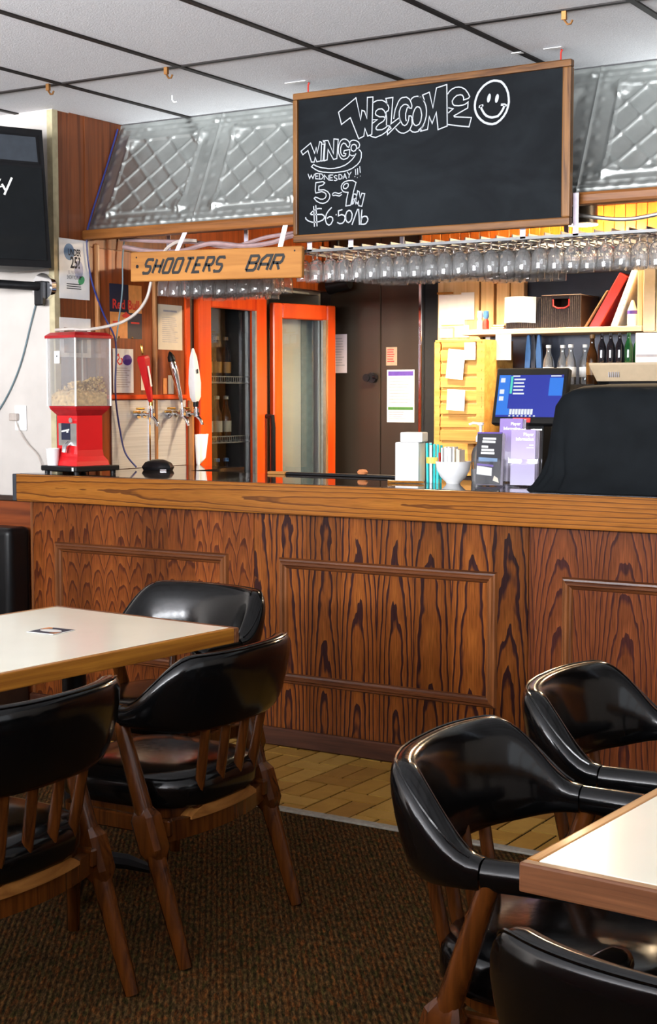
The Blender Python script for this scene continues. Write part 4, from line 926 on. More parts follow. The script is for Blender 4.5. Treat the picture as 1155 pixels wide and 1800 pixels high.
# ================================================================== STAINLESS BACKSPLASH AND TAPS
sp_ = thing('steel_backsplash', 'stainless steel backsplash in two sheets behind the beer taps', 'backsplash', (0, 0, 0))
MB().bx(XL+.008, XL+.014, 5.46, 5.741, 1.092, 1.421).done('steel_sheet', M_['steel'], sp_)
MB().bx(XL+.008, XL+.014, 5.744, 6.04, 1.092, 1.421).done('steel_sheet', M_['steel'], sp_)
MB().bx(XL+.014, XL+.018, 5.736, 5.749, 1.092, 1.421).done('seam_strip', M_['chrome'], sp_)
def tap(y, label, kind):
    t = thing('beer_tap', label, 'tap', (XL+.014, y, 1.352))
    m = MB(); m.cyl((0, 0, 0), (.008, 0, 0), .02, n=14); m.cyl((.008, 0, 0), (.10, 0, 0), .0085, n=12); m.cyl((.03, 0, 0), (.045, 0, 0), .017, n=12); m.cyl((.085, 0, -.014), (.085, 0, .028), .013, n=12)
    m.tube([(.086, 0, -.008), (.112, 0, -.03), (.124, 0, -.055)], [.009, .0085, .0075], 10)
    m.cyl((.085, 0, .028), (.082, 0, .06), .006, n=10)
    m.done('faucet', M_['chrome'], t, smooth=True)
    m = MB(); m.cyl((.012, -.045, .012), (.012, .0, .012), .006); m.cyl((.03, -.045, .028), (.03, .01, .028), .006); m.done('clamp_screws', M_['brass'], t, smooth=True)
    B = Matrix.Translation((.082, 0, .055))
    if kind == 'red':
        m = MB(); 
        for s_ in (0,): m.loft([[(-w_, -w_, z), (w_, -w_, z), (w_, w_, z), (-w_, w_, z)] for w_, z in ((.008, .0), (.011, .02), (.024, .215), (.02, .232))], M=B @ Matrix.Rotation(-.10, 4, 'Y') @ Matrix.Rotation(.13, 4, 'X'))
        m.done('tap_handle', M_['red'], t, bevel=.004)
        MB().cyl((0, 0, -.012), (0, 0, .012), .010, n=12, M=B).done('collar', M_['brass'], t, smooth=True)
        MB().lathe([(.003, .235), (.008, .245), (.005, .26), (.008, .275), (.002, .29)], (0, 0, 0), 10, B @ Matrix.Rotation(-.10, 4, 'Y') @ Matrix.Rotation(.13, 4, 'X')).done('finial', M_['brass'], t, smooth=True)
        MB().box((.0245, -.004, .13), (.001, .012, .1), B @ Matrix.Rotation(-.10, 4, 'Y') @ Matrix.Rotation(.13, 4, 'X')).done('white_stripe', M_['label_white'], t)
    elif kind == 'chrome':
        R_ = B @ Matrix.Rotation(-.16, 4, 'Y') @ Matrix.Rotation(.16, 4, 'X')
        MB().lathe([(.006, 0), (.009, .02), (.012, .05), (.013, .09), (.019, .14), (.022, .175), (.019, .2), (.013, .225), (.004, .235)], (0, 0, 0), 12, R_).done('tap_handle', M_['chrome'], t, smooth=True)
        MB().lathe([(.006, .2), (.02, .215), (.018, .235), (.008, .255), (.002, .262)], (0, 0, 0), 12, R_).done('cap', M_['black_plastic'], t, smooth=True)
    else:
        R_ = B @ Matrix.Rotation(.02, 4, 'Y') @ Matrix.Rotation(.1, 4, 'X')
        MB().loft([[(x*.6, y_, z) for x, y_ in ((-w_, -w_*.8), (w_, -w_*.8), (w_, w_*.8), (-w_, w_*.8))] for w_, z in ((.018, .005), (.03, .03), (.034, .1), (.028, .17), (.020, .23), (.006, .275))], M=R_).done('tap_handle', M_['white'], t, bevel=.006, seg=2, smooth=True)
        MB().cyl((0, 0, -.02), (0, 0, .008), .014, n=12, M=B).done('collar', M_['black_plastic'], t, smooth=True)
        MB().box((.0215, .0, .16), (.001, .012, .022), R_).done('dark_mark', M_['ink'], t)
tap(5.655, 'beer tap with tall red handle, nearest the peanut machine', 'red'); tap(5.90, 'beer tap with slim chrome handle between the red and white ones', 'chrome'); tap(6.015, 'beer tap with broad white handle beside the bottle cooler', 'white')
t_ = tag(MB().grid(lambda u, v: (-4.578+.012*math.sin(u*9)+.008*v, 6.065+.11*u*(1-.35*v)+.02, 1.245-.15*v-.03*math.sin(u*PI*1.6)*v), 16, 12).done('towel', M_['cloth'], smooth=True), 'white bar towel draped on the wooden post beside the taps', 'towel')
md = t_.modifiers.new('thick', 'SOLIDIFY'); md.thickness = .012; md.offset = 1

# ================================================================== PEANUT DISPENSER
nx, ny, ra = -4.5125, 5.13, math.radians(-10)
tr = thing('serving_tray', 'black square tray under the peanut machine on the bar end', 'tray', (nx, ny, 1.0905), ra)
MB().bx(-.127, .127, -.127, .127, .014, .038).done('tray', M_['black_plastic'], tr, bevel=.004)
m = MB()
for a in (-1, 1):
    for b in (-1, 1): m.cyl((a*.105, b*.105, 0), (a*.105, b*.105, .014), .012)
m.done('foot', M_['black_plastic'], tr)
MB().bx(.100, .112, -.1285, -.1270, .018, .034).done('foil_patch', M_['label_white'], tr)
nd = thing('peanut_dispenser', 'red peanut vending machine with clear hopper on the bar end', 'dispenser', (nx, ny, 1.129), ra)
m = MB()
def sq(h, z, ox=0, oy=0): return [(ox-h, oy-h, z), (ox+h, oy-h, z), (ox+h, oy+h, z), (ox-h, oy+h, z)]
m.loft([sq(.094, 0), sq(.09, .02), sq(.076, .042), sq(.072, .07), sq(.072, .225)]); m.done('body', M_['red'], nd, bevel=.004)
MB().loft([sq(.068, .222), sq(.092, .252), sq(.096, .262), sq(.096, .268)]).done('hopper_base', M_['red_dark'], nd, bevel=.003)
def wall(y0, y1, n):  # four thin acrylic sides
    pass
m = MB(); hz0, hz1, hh_ = .268, .575, .1
for q in range(4): m.box((0, -hh_+.002, (hz0+hz1)/2), (hh_*2, .003, hz1-hz0), Matrix.Rotation(q*PI/2, 4, 'Z'))
m.done('hopper', M_['acrylic'], nd)
m = MB()
for a in (-1, 1):
    for b in (-1, 1): m.box((a*hh_, b*hh_, (hz0+hz1)/2), (.006, .006, hz1-hz0))
m.done('hopper_edge', M_['white'], nd)
MB().loft([sq(.108, .572), sq(.108, .584), sq(.09, .598), sq(.05, .603)]).done('lid', M_['red_dark'], nd, bevel=.003)
r = random.Random(2); m = MB()
for i in range(520):
    x_, y_ = r.uniform(-.09, .09), r.uniform(-.09, .09)
    top = .335+.055*sstep(-.09, .09, x_)+.012*math.sin(y_*40)
    z_ = top-r.random()**2*.05 if max(abs(x_), abs(y_)) < .075 else r.uniform(.275, top)
    m.lathe([(.0015, -.007), (.0052, -.003), (.0055, .002), (.002, .007)], (0, 0, 0), 5, Matrix.Translation((x_, y_, z_)) @ Euler((r.uniform(0, 3), r.uniform(0, 3), 0)).to_matrix().to_4x4())
nt = m.done('peanuts', M_['nuts'], nd, smooth=True); nt['kind'] = 'stuff'
m = MB(); m.loft([sq(.088, .27), sq(.088, .315), sq(.07, .335)]); q = m.done('peanut_heap', M_['nuts'], nd); q['kind'] = 'stuff'
MB().bx(-.045, -.008, -.1035, -.102, .46, .515).done('price_sticker', M_['paper'], nd)
MB().bx(-.03, -.022, -.1043, -.1036, .488, .495).done('sticker_mark', M_['ink'], nd)
MB().bx(-.06, .068, -.0738, -.0722, .09, .19).done('front_plate', M_['alu'], nd)
MB().box((-.006, -.0745, .153), (.062, .002, .075), Matrix.Rotation(.0, 4, 'Y')).done('dark_label', M_['navy'], nd)
MB().quad([(-.035, -.0762, .15), (.02, -.0762, .158), (.02, -.0762, .166), (-.035, -.0762, .157)]).quad([(0, -.0762, .148), (.014, -.0762, .149), (.014, -.0762, .163), (0, -.0762, .162)]).done('label_print', M_['label_white'], nd)
MB().tube([(.01, -.074, .10), (.012, -.095, .085), (.012, -.10, .06)], [.014, .013, .011], 10).done('chute', M_['chrome'], nd, smooth=True)
MB().cyl((.04, -.073, .205), (.04, -.085, .205), .012, n=12).done('coin_knob', M_['chrome'], nd, smooth=True)
v = Matrix.Rotation(ra, 3, 'Z') @ Vector((-.06, -.108, 0))
tag(MB().lathe([(.0005, .001), (.024, 0), (.0315, .075), (.033, .077), (.0305, .077), (.0225, .004), (.0005, .004)], (nx+v.x, ny+v.y, 1.129), 20).done('paper_cup', M_['white'], smooth=True), 'white paper cup on the black tray in front of the peanut machine', 'cup')
bg_ = thing('bar_clutter', 'small dark pile of keys and cloth behind the peanut machine', 'clutter', (-4.40, 5.56, 1.0905))
MB().loft([[(rr_*math.cos(2*PI*j/14)*1.5*(1+.25*math.sin(3*j)), rr_*math.sin(2*PI*j/14)*(1+.2*math.cos(2*j)), z) for j in range(14)] for rr_, z in ((.05, 0), (.055, .015), (.045, .035), (.02, .05))]).done('dark_cloth', M_['black_plastic'], bg_, smooth=True)
MB().box((.075, -.06, .004), (.03, .007, .006), rz=.5).done('metal_clip', M_['chrome'], bg_)

# ================================================================== SPEAKER ON THE WHITE WALL
sk = thing('loudspeaker', 'black loudspeaker cabinet high on the white wall at the left frame edge', 'speaker', (-4.475, 4.90, 0), math.radians(64))
q = [(-.44, 0), (0, 0), (-.06, .32), (-.38, .32)]
MB().loft([[(x+(-.0 if x < -.2 else dx), y, z) for x, y in q] for dx, z in ((.012, 2.0), (-.022, 2.59))]).done('cabinet', M_['black_plastic'], sk, bevel=.016, seg=3, smooth=True)
MB().loft([[(-.415, -.008, 2.03), (-.012, -.008, 2.03), (-.012, -.001, 2.03), (-.415, -.001, 2.03)], [(-.415, -.008, 2.425), (-.03, -.008, 2.425), (-.03, -.001, 2.425), (-.415, -.001, 2.425)]]).done('grille', M_['grille'], sk, bevel=.004)
m = MB(); m.loft([[(-.41, -.004, 2.44), (-.035, -.004, 2.44), (-.045, -.004, 2.565), (-.41, -.004, 2.565)], [(-.395, -.006, 2.45), (-.045, -.006, 2.45), (-.055, -.006, 2.555), (-.395, -.006, 2.555)]], cap=False); m.done('horn_rim', M_['black_plastic'], sk)
MB().loft([[(-.395, -.006, 2.45), (-.045, -.006, 2.45), (-.055, -.006, 2.555), (-.395, -.006, 2.555)], [(-.3, -.0025, 2.475), (-.15, -.0025, 2.475), (-.15, -.0025, 2.53), (-.3, -.0025, 2.53)]]).done('horn', M_['horn'], sk)
m = MB()
for st in ([(-.30, 2.30), (-.26, 2.375), (-.275, 2.335), (-.235, 2.35)], [(-.255, 2.345), (-.22, 2.36), (-.235, 2.33), (-.205, 2.335), (-.26, 2.32)], [(-.21, 2.345), (-.195, 2.32)], [(-.165, 2.375), (-.20, 2.30)]): m.ribbon(st, .009, lambda a, b: (a, -.0092, b))
m.ribbon([(-.40, 2.33), (-.36, 2.36), (-.37, 2.33), (-.34, 2.34), (-.35, 2.32), (-.32, 2.345), (-.31, 2.32)], .009, lambda a, b: (a, -.0092, b))
m.done('logo', M_['label_white'], sk)
MB().bx(-.33, -.285, -.0102, -.0085, 2.09, 2.12).done('sticker', M_['red_sticker'], sk)
MB().bx(-.33, -.285, -.0102, -.0085, 2.07, 2.089).done('sticker', M_['label_white'], sk)
MB().cyl((-.22, .16, 1.965), (-.22, .16, 2.004), .02).done('stand_socket', M_['black_metal'], sk)
br = thing('wall_bracket', 'black steel arm with round wall flange carrying the loudspeaker', 'bracket', (0, 0, 0))
MB().cyl((-4.664, 5.088, 1.935), (-4.664, 5.06, 1.935), .062, n=24).done('flange', M_['chrome'], br, smooth=True)
MB().tube([(-4.664, 5.06, 1.935), (-4.664, 5.03, 1.935), (-4.70, 4.98, 1.937), (-4.90, 4.74, 1.95)], .02, 12).done('arm', M_['black_metal'], br, smooth=True)
MB().bx(-4.69, -4.638, 5.03, 5.06, 1.85, 1.96).done('clamp', M_['black_metal'], br, bevel=.006)
MB().cyl((-4.78, 4.672, 1.945), (-4.78, 4.672, 1.966), .018).cyl((-4.78, 4.672, 1.95), (-4.83, 4.824, 1.946), .014).done('post', M_['black_metal'], br)
ot = thing('power_outlet', 'white power outlet with a plug on the white wall', 'outlet', (-4.832, 5.0885, 1.34))
MB().bx(-.036, .036, -.006, 0, -.058, .058).done('cover_plate', M_['white'], ot, bevel=.003)
MB().bx(-.052, -.004, -.03, -.006, -.012, .022).done('plug', M_['cable_white'], ot, bevel=.004)
MB().bx(-.012, .012, -.009, -.006, -.045, -.02).done('socket', M_['label_white'], ot)
def cable(name, label, pts, r, mat):
    # smooth path through the points
    P = [Vector(p) for p in pts]; out = []
    for i in range(len(P)-1):
        a, b, c_, d = P[max(0, i-1)], P[i], P[i+1], P[min(len(P)-1, i+2)]
        for k_ in range(6):
            t = k_/6; out.append(.5*((2*b)+(c_-a)*t+(2*a-5*b+4*c_-d)*t*t+(3*b-a-3*c_+d)*t**3))
    out.append(P[-1]); return tag(MB().tube(out, r, 7).done(name, mat, smooth=True), label, 'cable')
cable('speaker_cable', 'dark cable running down the white wall from the speaker bracket', [(-4.70, 5.08, 1.92), (-4.755, 5.084, 1.78), (-4.83, 5.084, 1.58), (-4.93, 5.084, 1.42), (-5.08, 5.084, 1.26)], .004, M_['cable_teal'])
cable('cream_cable', 'thin cream cord drooping from the outlet to the peanut machine', [(-4.845, 5.066, 1.335), (-4.83, 5.075, 1.28), (-4.78, 5.075, 1.22), (-4.72, 5.075, 1.17), (-4.685, 5.07, 1.10)], .003, M_['cable_white'])
cable('blue_cable', 'dark blue cable hanging along the end of the tin canopy to the bar', [(XL+.012, 5.53, 2.70), (XL+.012, 5.44, 2.50), (XL+.012, 5.33, 2.27), (XL+.02, 5.29, 2.16), (XL+.02, 5.32, 1.98), (XL+.025, 5.40, 1.82), (XL+.03, 5.475, 1.70), (XL+.03, 5.47, 1.5), (XL+.03, 5.475, 1.40), (XL+.03, 5.50, 1.28), (XL+.045, 5.52, 1.17), (XL+.08, 5.56, 1.10)], .0045, M_['cable_blue'])
cable('grey_cable', 'grey-green cable hanging over the chequered poster', [(XL+.03, 5.56, 2.25), (XL+.03, 5.535, 2.1), (XL+.03, 5.53, 1.95), (XL+.03, 5.50, 1.8), (XL+.03, 5.478, 1.70)], .004, M_['cable_teal'])
cable('cream_hose', 'cream hose dropping from the plank sign onto the red machine lid', [(-4.18, 5.24, 1.95), (-4.20, 5.235, 1.88), (-4.245, 5.225, 1.82), (-4.31, 5.20, 1.775), (-4.37, 5.15, 1.752), (-4.43, 5.10, 1.740), (-4.50, 5.06, 1.742), (-4.57, 5.04, 1.738)], .007, M_['cable_white'])
cable('tubing', 'bundle of mauve tubing slung under the tin canopy edge', [(-4.45, 5.38, 2.13), (-4.28, 5.36, 2.10), (-4.1, 5.35, 2.09), (-3.93, 5.35, 2.115), (-3.75, 5.35, 2.095), (-3.6, 5.34, 2.10), (-3.5, 5.33, 2.12), (-3.42, 5.33, 2.125)], .011, M_['conduit'])
cable('tubing', 'second strand of mauve tubing sagging under the canopy edge', [(-4.5, 5.42, 2.17), (-4.3, 5.40, 2.15), (-4.05, 5.39, 2.13), (-3.85, 5.39, 2.10), (-3.65, 5.38, 2.13), (-3.45, 5.36, 2.14)], .009, M_['conduit'])
cable('hose_loop', 'cream hose loop rising behind the left end of the plank sign', [(-4.13, 5.24, 2.02), (-4.12, 5.27, 2.09), (-4.07, 5.31, 2.13), (-4.0, 5.34, 2.13)], .008, M_['cable_white'])
cable('tubing', 'silvery tubing under the canopy edge right of the chalkboard', [(-2.2, 5.34, 2.13), (-2.0, 5.33, 2.10), (-1.8, 5.33, 2.12), (-1.55, 5.34, 2.13)], .008, M_['alu'])

# ================================================================== BOTTLES IN THE COOLER
bp = [(.0005, 0), (.029, .001), (.030, .01), (.030, .125), (.026, .15), (.014, .185), (.0115, .225), (.0135, .228), (.0135, .238), (.0005, .239)]
def bottle(label, mat, lab_mat, group, loc, s=1.0, hs=1.0):
    t = thing('bottle', label, 'bottle', loc, group=group)
    MB().lathe([(a*s, b*hs) for a, b in bp], n=14).done('glass_body', mat, t, smooth=True, ang=50)
    MB().lathe([(.0306*s, .045*hs), (.0306*s, .105*hs)], n=14, cap=False).done('label', lab_mat, t, smooth=True)
    MB().lathe([(.0145*s, .222*hs), (.0145*s, .2405*hs), (.0005, .2415*hs)], n=10).done('cap', lab_mat, t)
    return t
def many(src, spots, labels):
    for i, p in enumerate(spots):
        o = src if i == 0 else copy_tree(src); o.location = p; o['label'] = labels[i]
def shelf_labels(kind, shelf): return ['%s, %s from the left in the %s row on the %s cooler shelf' % (kind, ORD[i], row, shelf) for row in ('front', 'back') for i in range(5)]
sp0 = [(x, 6.27+.085*i, SH[2]+.001) for x in (-4.76, -4.88) for i in range(5)]
many(bottle('dark bottle on the topmost wire shelf of the orange-framed cooler', M_['bottle_dark'], M_['label_gold'], 'bottles on the top cooler shelf', sp0[0]), sp0, shelf_labels('dark bottle', 'top'))
sp0 = [(x, 6.27+.085*i, SH[1]+.001) for x in (-4.76, -4.88) for i in range(5)]
many(bottle('brown bottle on the middle wire shelf of the orange-framed cooler', M_['bottle_brown'], M_['dim_label'], 'bottles on the middle cooler shelf', sp0[0]), sp0, shelf_labels('brown bottle', 'middle'))
sp0 = [(x, 6.27+.085*i, SH[0]+.001) for x in (-4.76, -4.88) for i in range(5)]
many(bottle('bottle with bluish label on the lowest wire shelf of the orange-framed cooler', M_['bottle_dark'], M_['label_blue'], 'bottles on the lowest cooler shelf', sp0[0]), sp0, shelf_labels('blue-labelled bottle', 'lowest'))

# ================================================================== BACK BAR
bb = thing('back_counter', 'dark back counter below the shelf behind the bar', 'counter', (0, 0, 0))
MB().bx(-3.66, -.9, 6.66, 7.45, .90, .95).done('worktop', M_['dark_wood'], bb, bevel=.004)
MB().bx(-3.64, -.92, 6.72, 7.44, .0, .90).done('cabinet', M_['dark_wood'], bb)
mr = thing('back_mirror', 'dark bluish mirror panels on the back bar wall', 'mirror', (0, 0, 0))
MB().bx(-3.42, -1.3, 7.455, 7.468, 1.80, 2.09).done('mirror_panel', M_['mirror'], mr); MB().bx(-3.55, -1.3, 7.455, 7.468, .95, 1.765).done('mirror_panel', M_['mirror'], mr)
sh = thing('pine_shelf', 'pale pine open shelf unit on the back bar wall', 'shelf', (0, 0, 0))
MB().bx(-3.60, -2.588, 7.14, 7.45, 1.765, 1.792).done('shelf_board', M_['pine_x'], sh, bevel=.002)
MB().bx(-2.616, -2.59, 7.15, 7.45, 1.793, 2.14).done('side_board', M_['pine'], sh, bevel=.002)
MB().bx(-3.60, -2.588, 7.16, 7.45, 2.14, 2.165).done('shelf_board', M_['pine_x'], sh, bevel=.002)
for x in (-3.605, -3.51, -3.425): MB().bx(x, x+.078, 7.40, 7.45, 1.793, 2.139).done('back_slat', M_['pine'], sh, bevel=.003)
MB().bx(-3.565, -3.535, 7.38, 7.455, .96, 1.764).done('upright', M_['alu'], sh, bevel=.002)
cab = thing('wall_cabinet', 'beige wall cabinet at the right end of the pine shelf', 'cabinet', (0, 0, 0))
MB().bx(-2.585, -1.9, 7.16, 7.45, 1.76, 2.25).done('body', M_['beige'], cab)
MB().bx(-2.583, -2.52, 7.14, 7.158, 1.765, 2.245).done('door', M_['beige'], cab, bevel=.003); MB().bx(-2.515, -2.2, 7.14, 7.158, 1.765, 2.245).done('door', M_['beige'], cab, bevel=.003)
# notice board, rack
nb = thing('notice_board', 'pale pine board pinned with papers left of the shelf', 'board', (0, 0, 0))
MB().bx(-3.868, -3.615, 7.40, 7.45, 1.74, 2.25).done('board', M_['pine'], nb)
MB().bx(-3.868, -3.62, 7.36, 7.45, 1.0, 1.739).done('lower_board', M_['rack_wood'], nb)
MB().quad([(-3.615, 7.39, 1.70), (-3.63, 7.39, 1.76), (-3.6, 7.39, 1.76)]).done('bracket', M_['pine'], nb)
for i, (x0, x1, z0, z1) in enumerate(((-3.86, -3.70, 1.82, 2.0), (-3.72, -3.64, 1.86, 2.01), (-3.85, -3.77, 1.765, 1.815), (-3.755, -3.67, 1.765, 1.83))):
    MB().bx(x0, x1, 7.394-.002*i, 7.395-.002*i, z0, z1).done('pinned_paper', M_['paper'], nb)
MB().bx(-3.84, -3.70, 7.385, 7.386, 1.828, 1.835).done('yellow_marker', M_['yellow'], nb)
MB().bx(-3.862, -3.77, 7.375, 7.394, 2.005, 2.015).done('clip', M_['edge_wood'], nb)
rk_ = thing('ticket_rack', 'honey wooden wall rack with notched sides holding paper slips', 'rack', (0, 0, 0))
MB().bx(-3.645, -3.425, 7.03, 7.05, 1.20, 1.70).done('back_board', M_['rack_wood'], rk_)
for x0 in (-3.672, -3.427):
    pts = [(x0, 1.20), (x0+.024, 1.20)]; z = 1.22
    poly = [(x0+.024, 1.20)]
    n = 11
    for i in range(n):
        z = 1.20+.53*i/n; poly += [(x0+.024+.004, z+.006), (x0+.024+.004, z+.03), (x0+.024, z+.036)]
    poly += [(x0+.024, 1.73), (x0, 1.73)]
    for i in range(n):
        z = 1.73-.53*i/n; poly += [(x0-.004, z-.006), (x0-.004, z-.03), (x0, z-.036)]
    poly += [(x0, 1.20)]
    MB().loft([[(x, 7.0, z) for x, z in poly], [(x, 7.02, z) for x, z in poly]]).done('notched_side', M_['rack_wood'], rk_)
for i in range(7): MB().bx(-3.646, -3.429, 7.004+.002*(i % 2), 7.028, 1.205+.07*i, 1.262+.07*i).done('slat', M_['rack_wood'], rk_, bevel=.002)
MB().bx(-3.672, -3.40, 6.998, 7.04, 1.725, 1.735).done('top_rail', M_['rack_wood'], rk_)
MB().bx(-3.40, -3.385, 7.0, 7.35, 1.0, 1.735).done('side_panel', M_['rack_wood'], rk_)
MB().bx(-3.66, -3.40, 7.05, 7.35, 1.19, 1.2).done('base', M_['rack_wood'], rk_)
for i, (x0, z0, x1, z1, tl) in enumerate(((-3.60, 1.53, -3.50, 1.685, .11), (-3.60, 1.365, -3.495, 1.475, .05))):
    tag(MB().box((0, 0, 0), (x1-x0, .0015, z1-z0), Matrix.Translation(((x0+x1)/2, 6.994, (z0+z1)/2)) @ Matrix.Rotation(tl, 4, 'Y')).done('paper_slip', M_['paper']), ('tilted white slip in the upper part of the honey rack', 'square white slip in the middle of the honey rack')[i], 'paper')
tag(MB().bx(-3.50, -3.435, 6.995, 6.997, 1.63, 1.72).done('paper_slip', M_['paper']), 'white slip tucked in the top right of the honey rack', 'paper')
# shelf contents
ZS = 1.7925
def basket(label, x0, x1, y0, y1, h, handle):
    t = thing('wicker_basket', label, 'basket', ((x0+x1)/2, (y0+y1)/2, ZS)); a, b = (x1-x0)/2, (y1-y0)/2
    m = MB(); m.bx(-a, a, -b, b, 0, .006); m.bx(-a, a, b-.008, b, .006, h); m.bx(-a, -a+.008, -b, b, .006, h); m.bx(a-.008, a, -b, b, .006, h)
    if handle: m.bx(-a+.008, a-.008, -b, -b+.008, .006, h*.62); m.bx(-a+.008, -a*.42, -b, -b+.008, h*.62, h); m.bx(a*.42, a-.008, -b, -b+.008, h*.62, h); m.bx(-a*.42, a*.42, -b, -b+.008, h*.9, h)
    else: m.bx(-a+.008, a-.008, -b, -b+.008, .006, h)
    m.done('wall', M_['dark_wood'], t)
    m = MB(); n = int((x1-x0)/.011)
    for i in range(n+1):
        xx = -a+(x1-x0)*i/n
        if handle and abs(xx) < a*.4: m.cyl((xx, -b-.002, 0), (xx, -b-.002, h*.6), .0035, n=5)
        else: m.cyl((xx, -b-.002, 0), (xx, -b-.002, h), .0035, n=5)
    m.done('woven_front', M_['wicker'], t)
    MB().tube([(-a, -b-.002, h), (a, -b-.002, h), (a, b, h), (-a, b, h), (-a, -b-.002, h)], .005, 6).done('rim', M_['wicker'], t)
    if handle: MB().tube([(-a*.42, -b-.003, h*.88), (-a*.40, -b-.003, h*.68), (-a*.2, -b-.003, h*.61), (a*.2, -b-.003, h*.61), (a*.40, -b-.003, h*.68), (a*.42, -b-.003, h*.88)], .004, 6).done('red_lining', M_['red_sticker'], t)
    return t
basket('dark wicker basket with a white sheet hung over its front', -3.34, -3.14, 7.17, 7.40, .155, False)
basket('dark wicker basket with red-lined handle slot', -3.135, -2.922, 7.16, 7.40, .165, True)
tag(MB().grid(lambda u, v: (-3.345+.178*u, 7.155-.004*math.sin(u*6)-.003*v, ZS+.165-.135*v+.004*math.sin(u*4)), 10, 6).done('white_sheet', M_['paper'], smooth=True), 'white sheet of paper hung over the left wicker basket', 'paper')
def binder(label, x, ang, w, h, mat, nm='binder'):
    t = thing(nm, label, 'binder', (x, 7.18, ZS+.002), rot=(0, ang, 0))
    MB().bx(0, w, 0, .22, 0, h).done('cover', mat, t, bevel=.004)
    return t
t = binder('thin brown folder leaning at the left of the red binder', -2.912, .58, .012, .22, M_['brown_binder'], 'folder')
t = binder('red ring binder leaning on the pine shelf', -2.885, .54, .05, .315, M_['red_binder'])
t = binder('white ring binder leaning against the right shelf side', -2.768, .37, .035, .31, M_['white_binder'])
MB().bx(.003, .032, -.0015, -.0005, .02, .2).done('spine_label', M_['label_white'], t); m = MB()
for i in range(6): m.bx(.010, .016, -.0025, -.0016, .02+.03*i, .026+.03*i); m.bx(.024, .030, -.0025, -.0016, .03+.03*i, .035+.03*i)
m.done('spine_mark', M_['grey_ink'], t)
t = thing('cleaner_bottle', 'white and violet bottle at the right end of the pine shelf', 'bottle', (-2.655, 7.19, ZS))
MB().lathe([(.0005, 0), (.024, 0), (.026, .01), (.026, .075), (.02, .09)], n=14).done('body', M_['white'], t, smooth=True)
MB().lathe([(.0265, .06), (.0265, .078)], n=14, cap=False).done('band', M_['purple_print'], t); MB().lathe([(.02, .09), (.012, .115), (.006, .13), (.0005, .13)], n=12).done('cap', M_['label_white'], t, smooth=True)
for i, (x, mm, lb) in enumerate(((-3.505, 'white', 'small white bottle at the left end of the pine shelf'), (-3.47, 'label_blue', 'small blue-capped bottle at the left end of the pine shelf'))):
    t = thing('small_bottle', lb, 'bottle', (x, 7.19, ZS))
    MB().lathe([(.0005, 0), (.016, 0), (.016, .045), (.008, .06)], n=12).done('body', M_['white' if i == 0 else 'red_print'], t, smooth=True); MB().lathe([(.009, .055), (.016, .07), (.014, .1), (.0005, .102)], n=12).done('cap', M_[mm], t, smooth=True)
t = thing('ticket_pile', 'low pile of pink and white tickets on the pine shelf', 'tickets', (-3.40, 7.2, ZS))
for i in range(4): MB().box((.004*(i % 2), 0, .003+.006*i), (.075-.006*i, .06, .0055), rz=.1*i).done('ticket', M_['paper' if i % 2 else 'orange_print'], t)
# under the shelf
tag(MB().bx(-3.39, -3.30, 7.142, 7.143, 1.63, 1.764).done('hanging_note', M_['paper']), 'white note hanging from the pine shelf edge', 'paper')
t = thing('hanging_bags', 'bluish plastic bags hanging under the pine shelf', 'bag', (0, 0, 0))
for i in range(3): MB().loft([[(-3.27+.03*i+a*.012*k_, 7.3+b*.01, z) for a, b in ((-1, -1), (1, -1), (1, 1), (-1, 1))] for k_, z in ((.5, 1.764), (1.2, 1.68), (1.6, 1.58))]).done('bag', M_['label_blue'] if i != 1 else M_['mirror'], t)
ld = thing('bottle_ledge', 'beige box-fronted ledge carrying wine bottles behind the black cover', 'ledge', (0, 0, 0))
MB().loft([[(-2.80, 6.98, 1.605), (-1.9, 6.98, 1.605), (-1.9, 7.44, 1.605), (-2.80, 7.44, 1.605)], [(-2.80, 6.98, 1.595), (-1.9, 6.98, 1.595), (-1.9, 7.44, 1.595), (-2.80, 7.44, 1.595)], [(-2.765, 7.0, 1.515), (-1.9, 7.0, 1.515), (-1.9, 7.44, 1.515), (-2.765, 7.44, 1.515)]]).done('ledge_box', M_['beige'], ld)
m = MB()
for i in range(6): m.bx(-2.70+.010*i, -2.70+.010*i+.005, 6.984, 6.992, 1.535, 1.56)
m.done('barcode', M_['grey_ink'], ld); MB().bx(-2.74, -1.95, 7.1, 7.4, .951, 1.514).done('support', M_['dark'], ld)
sp0 = [(-2.79+.038*i, 7.12+.012*(i % 2), 1.606) for i in range(5)]
for i, p in enumerate(sp0): sp0[i] = (-2.772+.0235*i, 7.08+.06*(i % 2), 1.6055)
many(bottle('dark wine bottle in the row on the beige ledge', M_['bottle_dark'], M_['bottle_dark'], 'dark bottles on the beige ledge', sp0[0], .70, .62), sp0, ['dark wine bottle on the beige ledge, %s from the left end' % ORD[i] for i in range(5)])
sp0 = [(-2.772+.0235*(5+i), 7.08+.06*((5+i) % 2), 1.6055) for i in range(3)]
many(bottle('green wine bottle at the right of the row on the beige ledge', M_['bottle_green'], M_['bottle_green'], 'green bottles on the beige ledge', sp0[0], .70, .62), sp0, ['green wine bottle on the beige ledge, %s from the dark bottles' % ORD[i] for i in range(3)])
t = thing('white_carton', 'white carton at the right end of the beige ledge', 'box', (0, 0, 0))
MB().bx(-2.575, -2.43, 7.02, 7.15, 1.606, 1.75).done('box', M_['white'], t, bevel=.003); MB().bx(-2.57, -2.435, 7.0185, 7.0195, 1.632, 1.645).done('print', M_['grey_ink'], t)
ls = thing('bottle_step', 'dark step behind the till carrying liquor bottles', 'step', (0, 0, 0)); MB().bx(-3.25, -2.81, 7.08, 7.44, .951, 1.50).done('step', M_['dark'], ls)
